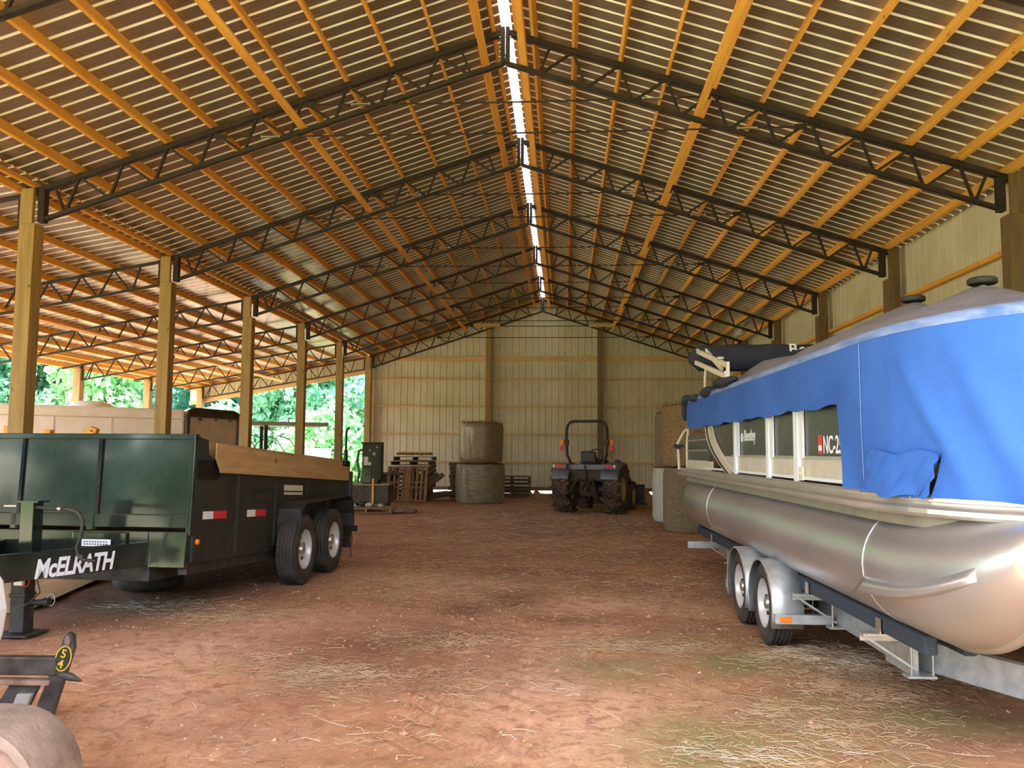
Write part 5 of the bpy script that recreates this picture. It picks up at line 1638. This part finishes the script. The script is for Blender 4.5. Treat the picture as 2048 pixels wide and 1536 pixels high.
# curved hoops near it, rake-like implement
b = MB()
for k in range(4):
    x = k * .42
    b.tube([(x, .02 * k, 0), (x - .10, 0, .9), (x + .05, 0, 1.25), (x + .35, 0, 1.52), (x + .72, 0, 1.42), (x + 1.0, .02, 1.1)], .014, 6)
b.bb(-.1, 2.2, -.05, .05, .50, .60); b.cyl((-.05, 0, 0), (-.05, 0, .6), .03, 8); b.cyl((2.1, 0, 0), (2.1, 0, .6), .03, 8)
o = b.build('hay_rake', 'tractor_dark'); o.location = (-10.7, 25.6, 0); o.rotation_euler = (0, 0, R(28)); o.scale = (1, 1, 1.3)
tag(o, 'rusty hay rake with thin curved tines beside the canopy tractor', 'hay rake')
# small white box trailer behind
o = MB().bb(-.5, .5, -.5, .5, 0, 1.62).build('storage_box', 'tape_white', bevel=.03); o.location = (-9.35, 30.5, -.05)
tag(o, 'small white box standing outside beyond the canopy tractor', 'box')
# clay bank outside behind the camper
b = MB(); P = []
for i in range(26):
    row = []
    for j in range(70):
        x = -25 + j * .23; y = 31.5 + i * .16
        e = math.sin(PI * i / 25) * min(1, j / 8, (69 - j) / 12)
        row.append((x, y, -.1 + max(0, e) ** .7 * (1.35 + .35 * math.sin(x * .8) + .2 * math.sin(x * 2.3 + y))))
    P.append(row)
b.grid(P); o = b.build('dirt_bank', mat('bank', (.52, .30, .20), (.68, .46, .34), .95, 0, 1.2)); o.location = (0, .3, 0)
tag(o, 'long bank of pinkish dirt in the sun beyond the side roof', 'dirt bank')

# ============================================================ TRACK LOADER AT THE LOWER LEFT (local: +x forward)
TL = empty('track_loader', (-2.22, 3.115, 0), R(2))
tag(TL, 'white compact track loader with a muddy rubber track', 'loader')
def track(y0, y1):
    r_ = .27; xf, xb = .24, -1.45
    zc = .295
    def loop(r, n=14):
        pts = []
        for k in range(n + 1):
            a = PI / 2 - PI * k / n
            pts.append((xf + r * math.cos(a) * .92, zc + r * math.sin(a)))
        for k in range(n + 1):
            a = -PI / 2 - PI * k / n
            pts.append((xb + r * math.cos(a), zc + r * math.sin(a)))
        return pts
    outer, inner_ = loop(r_ + .0), loop(r_ - .045)
    P = []
    for pts, y in ((outer, y0), (outer, y1), (inner_, y1), (inner_, y0)):
        P.append([(p[0], y, p[1]) for p in pts] + [(pts[0][0], y, pts[0][1])])
    P.append(P[0])
    o = MB().grid(P, smooth=True).build('rubber_track', 'track_rubber', TL, bevel=.012)
    # dirt packed inside the track, rollers
    b = MB()
    b.prism([(xf - .02, .505), (xf + .08, .48), (xf + .14, .40), (xf + .15, .30), (xf + .12, .17), (xf - .0, .10), (xb, .10), (xb, .47), (-.5, .495)], y0 + .07, y1 - .03, 'Y')
    b.build('packed_mud', 'clay_mud', TL, bevel=.03)
    b = MB(); b.cyl((xb, y0 + .02, zc), (xb, y1 - .02, zc), .195, 24)
    b.build('idler_wheel', 'black_steel_worn', TL)
    for k in range(4):
        MB().cyl((-.30 - .34 * k, y0 + .03, .16), (-.30 - .34 * k, y1 - .03, .16), .09, 16).build('track_roller', 'black_steel_worn', TL)
track(-.42, -.14); track(-1.66, -1.38)
b = MB(); b.prism([(-.30, .45), (-.42, 1.0), (-.36, 1.5), (-1.5, 1.9), (-1.9, 1.2), (-1.9, .45)], -1.30, -.46, 'Y'); b.build('loader_body', 'loader_white', TL, bevel=.06)
b = MB()
out_ = [(-.80, 1.34), (-.52, 1.18), (-.36, 1.03), (-.265, .90), (-.240, .78), (-.255, .66), (-.295, .55), (-.305, .46), (-.285, .38), (-.46, .38), (-.48, .52), (-.43, .66), (-.40, .78), (-.44, .90), (-.56, 1.02), (-.80, 1.14)]
b.prism(out_, .42, .52, 'Y')
b.build('lift_arm', 'loader_white', TL, bevel=.03)
b = MB(); b.cyl((-.9, -.5, .46), (-.36, .44, .46), .05, 12); b.build('lift_cylinder', 'black_steel_worn', TL)
# quick attach frame held in front of the loader
QA = empty('quick_attach_frame', (-2.72, 4.35, -.045), R(2))
tag(QA, 'black steel attachment frame with a yellow oval sticker, beside the muddy track', 'attachment')
b = MB(); b.bb(-.62, .03, -.03, .03, .335, .43); b.build('top_bar', 'black_steel_worn', QA, bevel=.008)
b = MB(); b.bb(-.62, .0, -.035, .035, .285, .31); b.build('second_bar', 'clay_mud', QA, bevel=.005)
pl_ = [(.045, .56), (.075, .575), (.105, .56), (.108, .52), (.105, .47), (-.02, .02), (-.12, .02)]
b = MB(); b.prism([(-.135, .0), (-.02, .0), (.115, .475), (.108, .545), (.080, .560), (.058, .545), (.045, .475), (-.0, .36)], -.02, .02, 'Y')
o = b.build('side_plate', 'black_steel_worn', QA, bevel=.004)
b = MB(); b.tube([(.083 + .012 * math.cos(a), -.021, .515 + .026 * math.sin(a)) for a in [k * PI / 8 for k in range(16)]], .004, 5, closed=True)
b.prism([(.083 + .011 * math.cos(a), .515 + .025 * math.sin(a)) for a in [k * PI / 8 for k in range(16)]], -.0215, -.0205, 'Y'); b.build('lifting_eye', 'clay_mud', o)
ov = [(.043 * math.cos(a), .068 * math.sin(a)) for a in [k * PI / 16 for k in range(32)]]
b = MB(); b.prism(ov, -.001, .001, 'Y'); st = b.build('oval_sticker', 'yellow', o); st.location = (.066, -.022, .425); st.rotation_euler = (0, R(14), 0)
b = MB(); b.prism([(p[0] * .86, p[1] * .9) for p in ov], -.002, -.001, 'Y'); b.build('sticker_field', 'black_rough', st)
text_mesh('sticker_figure', '5', .062, 'yellow', st, (-.019, -.0024, .004), (PI / 2, 0, 0), .0004, 0, .001)
text_mesh('sticker_figure', '4', .062, 'yellow', st, (-.020, -.0024, -.050), (PI / 2, 0, 0), .0004, 0, .001)
b = MB(); b.tube([(.05, -.0, .335), (.11, -.01, .325), (.17, -.02, .31)], [.024, .020, .004], 10); b.build('stub_spike', 'black_steel_worn', QA)
b = MB(); b.prism([(-.40, .0), (-.20, .0), (-.06, .30), (-.22, .30)], .0, .03, 'Y'); b.build('mount_plate', 'black_steel_worn', QA, bevel=.004)
b = MB(); b.prism([(-.24, .05), (-.17, .05), (-.09, .24), (-.17, .24)], -.03, .0, 'Y'); b.build('latch_plate', 'grey_paint', QA, bevel=.004)
text_mesh('bar_marking', 'F54', .07, 'tape_white', QA, (-.60, -.0312, .355), (PI / 2, 0, 0), .0005, .2, .001)
b = MB(); b.tube([(-.6, -.02, .25), (-.4, -.02, .25), (-.32, -.02, .2), (-.34, -.02, .12)], .03, 8); b.build('pivot_tube', 'clay_mud', QA)

# ============================================================ TREES OUTSIDE
def tree_meshes(seed, h, cr, nleaf, mk):
    r = np.random.default_rng(seed)
    # trunk with limbs
    b = MB()
    rp = random.Random(seed)
    b.tube([(0, 0, -.3), (.05, 0, h * .25), (-.05, .06, h * .5), (.04, 0, h * .85)], [.20, .16, .11, .03], 8)
    cl = []
    for k in range(26):
        z = h * rp.uniform(.12, .95)
        a = rp.uniform(0, 2 * PI)
        f = 1 - abs(z / h - .45) * 1.15
        rad = cr * max(.25, f) * rp.uniform(.55, 1.0)
        tip = (rad * math.cos(a), rad * math.sin(a), z + rp.uniform(0, .8))
        b.tube([(0, 0, z * .8), (tip[0] * .5, tip[1] * .5, z * .95), tip], [.06, .04, .012], 5)
        cl.append((tip, rp.uniform(.8, 1.5)))
    for k in range(34):
        z = h * rp.uniform(.08, 1.0); a = rp.uniform(0, 2 * PI)
        rad = cr * max(.2, 1 - abs(z / h - .45) * 1.2) * rp.uniform(.2, .9)
        cl.append(((rad * math.cos(a), rad * math.sin(a), z), rp.uniform(.7, 1.3)))
    cen = np.array([c[0] for c in cl]); rad = np.array([c[1] for c in cl])
    idx = r.integers(0, len(cl), nleaf)
    d = r.normal(size=(nleaf, 3)); d /= np.linalg.norm(d, axis=1)[:, None]
    p = cen[idx] + d * (rad[idx] * r.uniform(.55, 1.0, nleaf) ** .5)[:, None]
    n = d + r.normal(size=(nleaf, 3)) * .7; n[:, 2] += .3; n /= np.linalg.norm(n, axis=1)[:, None]
    t = np.cross(n, r.normal(size=(nleaf, 3))); t /= np.linalg.norm(t, axis=1)[:, None]
    u = np.cross(n, t)
    s = r.uniform(.12, .24, nleaf)[:, None]
    q = np.stack([p - t * s * 1.2, p + u * s * .7, p + t * s * 1.2, p - u * s * .7], 1).reshape(-1, 3)
    me = bpy.data.meshes.new('foliage')
    me.vertices.add(len(q)); me.vertices.foreach_set('co', q.astype(np.float32).ravel())
    me.loops.add(len(q)); me.loops.foreach_set('vertex_index', np.arange(len(q), dtype=np.int32))
    me.polygons.add(nleaf); me.polygons.foreach_set('loop_start', (np.arange(nleaf) * 4).astype(np.int32))
    me.update(calc_edges=True); me.materials.append(M[mk])
    root = empty('tree', (0, 0, 0))
    b.build('trunk', 'bark', root)
    o = bpy.data.objects.new('foliage', me); COL.objects.link(o); o.parent = root
    return root
PROTO = [tree_meshes(1, 9.5, 3.6, 15000, 'leaf_a'), tree_meshes(2, 8.5, 3.2, 13000, 'leaf_b'), tree_meshes(3, 11.0, 4.0, 17000, 'leaf_c')]
KIND = ['deep green', 'yellow-green', 'blue-green']
used = set()
TRS = [(-43, 24.5, 0), (-39.5, 30, 1), (-38.5, 36.2, 0), (-33, 39.0, 2), (-30, 45.2, 0), (-24, 43.0, 1), (-22.0, 49.8, 2), (-15.5, 46, 0), (-16.0, 53.5, 1), (-9.5, 49.0, 2), (-8.6, 57.0, 0), (-2.6, 51.5, 2), (-47, 34, 2), (-44, 43, 0), (-38, 49, 2), (-31, 54, 0), (-23, 59, 2), (-15, 62, 0), (-6, 66, 2)]
REFL_TREES = [(-36, -22, 0), (-28, -24, 2), (-20.5, -25, 0), (-13, -26, 1), (-5.5, -25, 0), (2.2, -26, 2), (10, -25, 0), (17, -26, 1), (24.5, -25, 2)]  # unseen row, added so the black trailer reflects green
PLC = ['at the far left edge of the gap beside the nearest post', 'just right of the nearest left post', 'behind the leftmost outer post', 'right of the leftmost outer post', 'behind the middle outer post', 'left of the rightmost outer post', 'behind the camper nose',
       'right of the camper nose', 'above the sun-roofed tractor', 'right of the patch of sky', 'left of the far corner post', 'against the far corner post']
for i, (x, y, k) in enumerate(TRS):
    if k in used: o = copy_tree(PROTO[k])
    else: o = PROTO[k]; used.add(k)
    rt = random.Random(i)
    o.location = (x, y, -.1); o.rotation_euler = (0, 0, rt.uniform(0, 6.28)); s_ = rt.uniform(.9, 1.15); o.scale = (s_, s_, s_ * rt.uniform(.9, 1.05))
    lab = PLC[i] if i < 12 else ['in the second row at the far left', 'in the second row behind the leftmost outer post', 'in the second row behind the middle outer post', 'in the second row behind the rightmost outer post', 'in the second row behind the canopy tractor', 'in the second row behind the slim posts', 'in the second row nearest the back wall'][i - 12]
    tag(o, '%s tree outside, %s' % (KIND[k], lab), 'tree', 'trees outside')
for i, (x, y, k) in enumerate(REFL_TREES):
    o = copy_tree(PROTO[k]); o.location = (x, y, -.1); o.rotation_euler = (0, 0, i * 1.3)
    tag(o, 'unseen leafy tree behind the camera, added for green reflections', 'tree', 'trees added behind the camera')
# low bushes by the far corner
bp = tree_meshes(9, 2.6, 2.2, 6000, 'leaf_b'); bp.name = 'bush'
for i, (x, y) in enumerate(((-8.0, 41), (-11.9, 39.5), (-17.2, 38.8))):
    o = bp if i == 0 else copy_tree(bp)
    o.location = (x, y, -.2)
    tag(o, 'bright low bush outside, %s' % ['beside the far corner post', 'below the patch of sky', 'behind the canopy tractor'][i], 'bush', 'bushes outside')
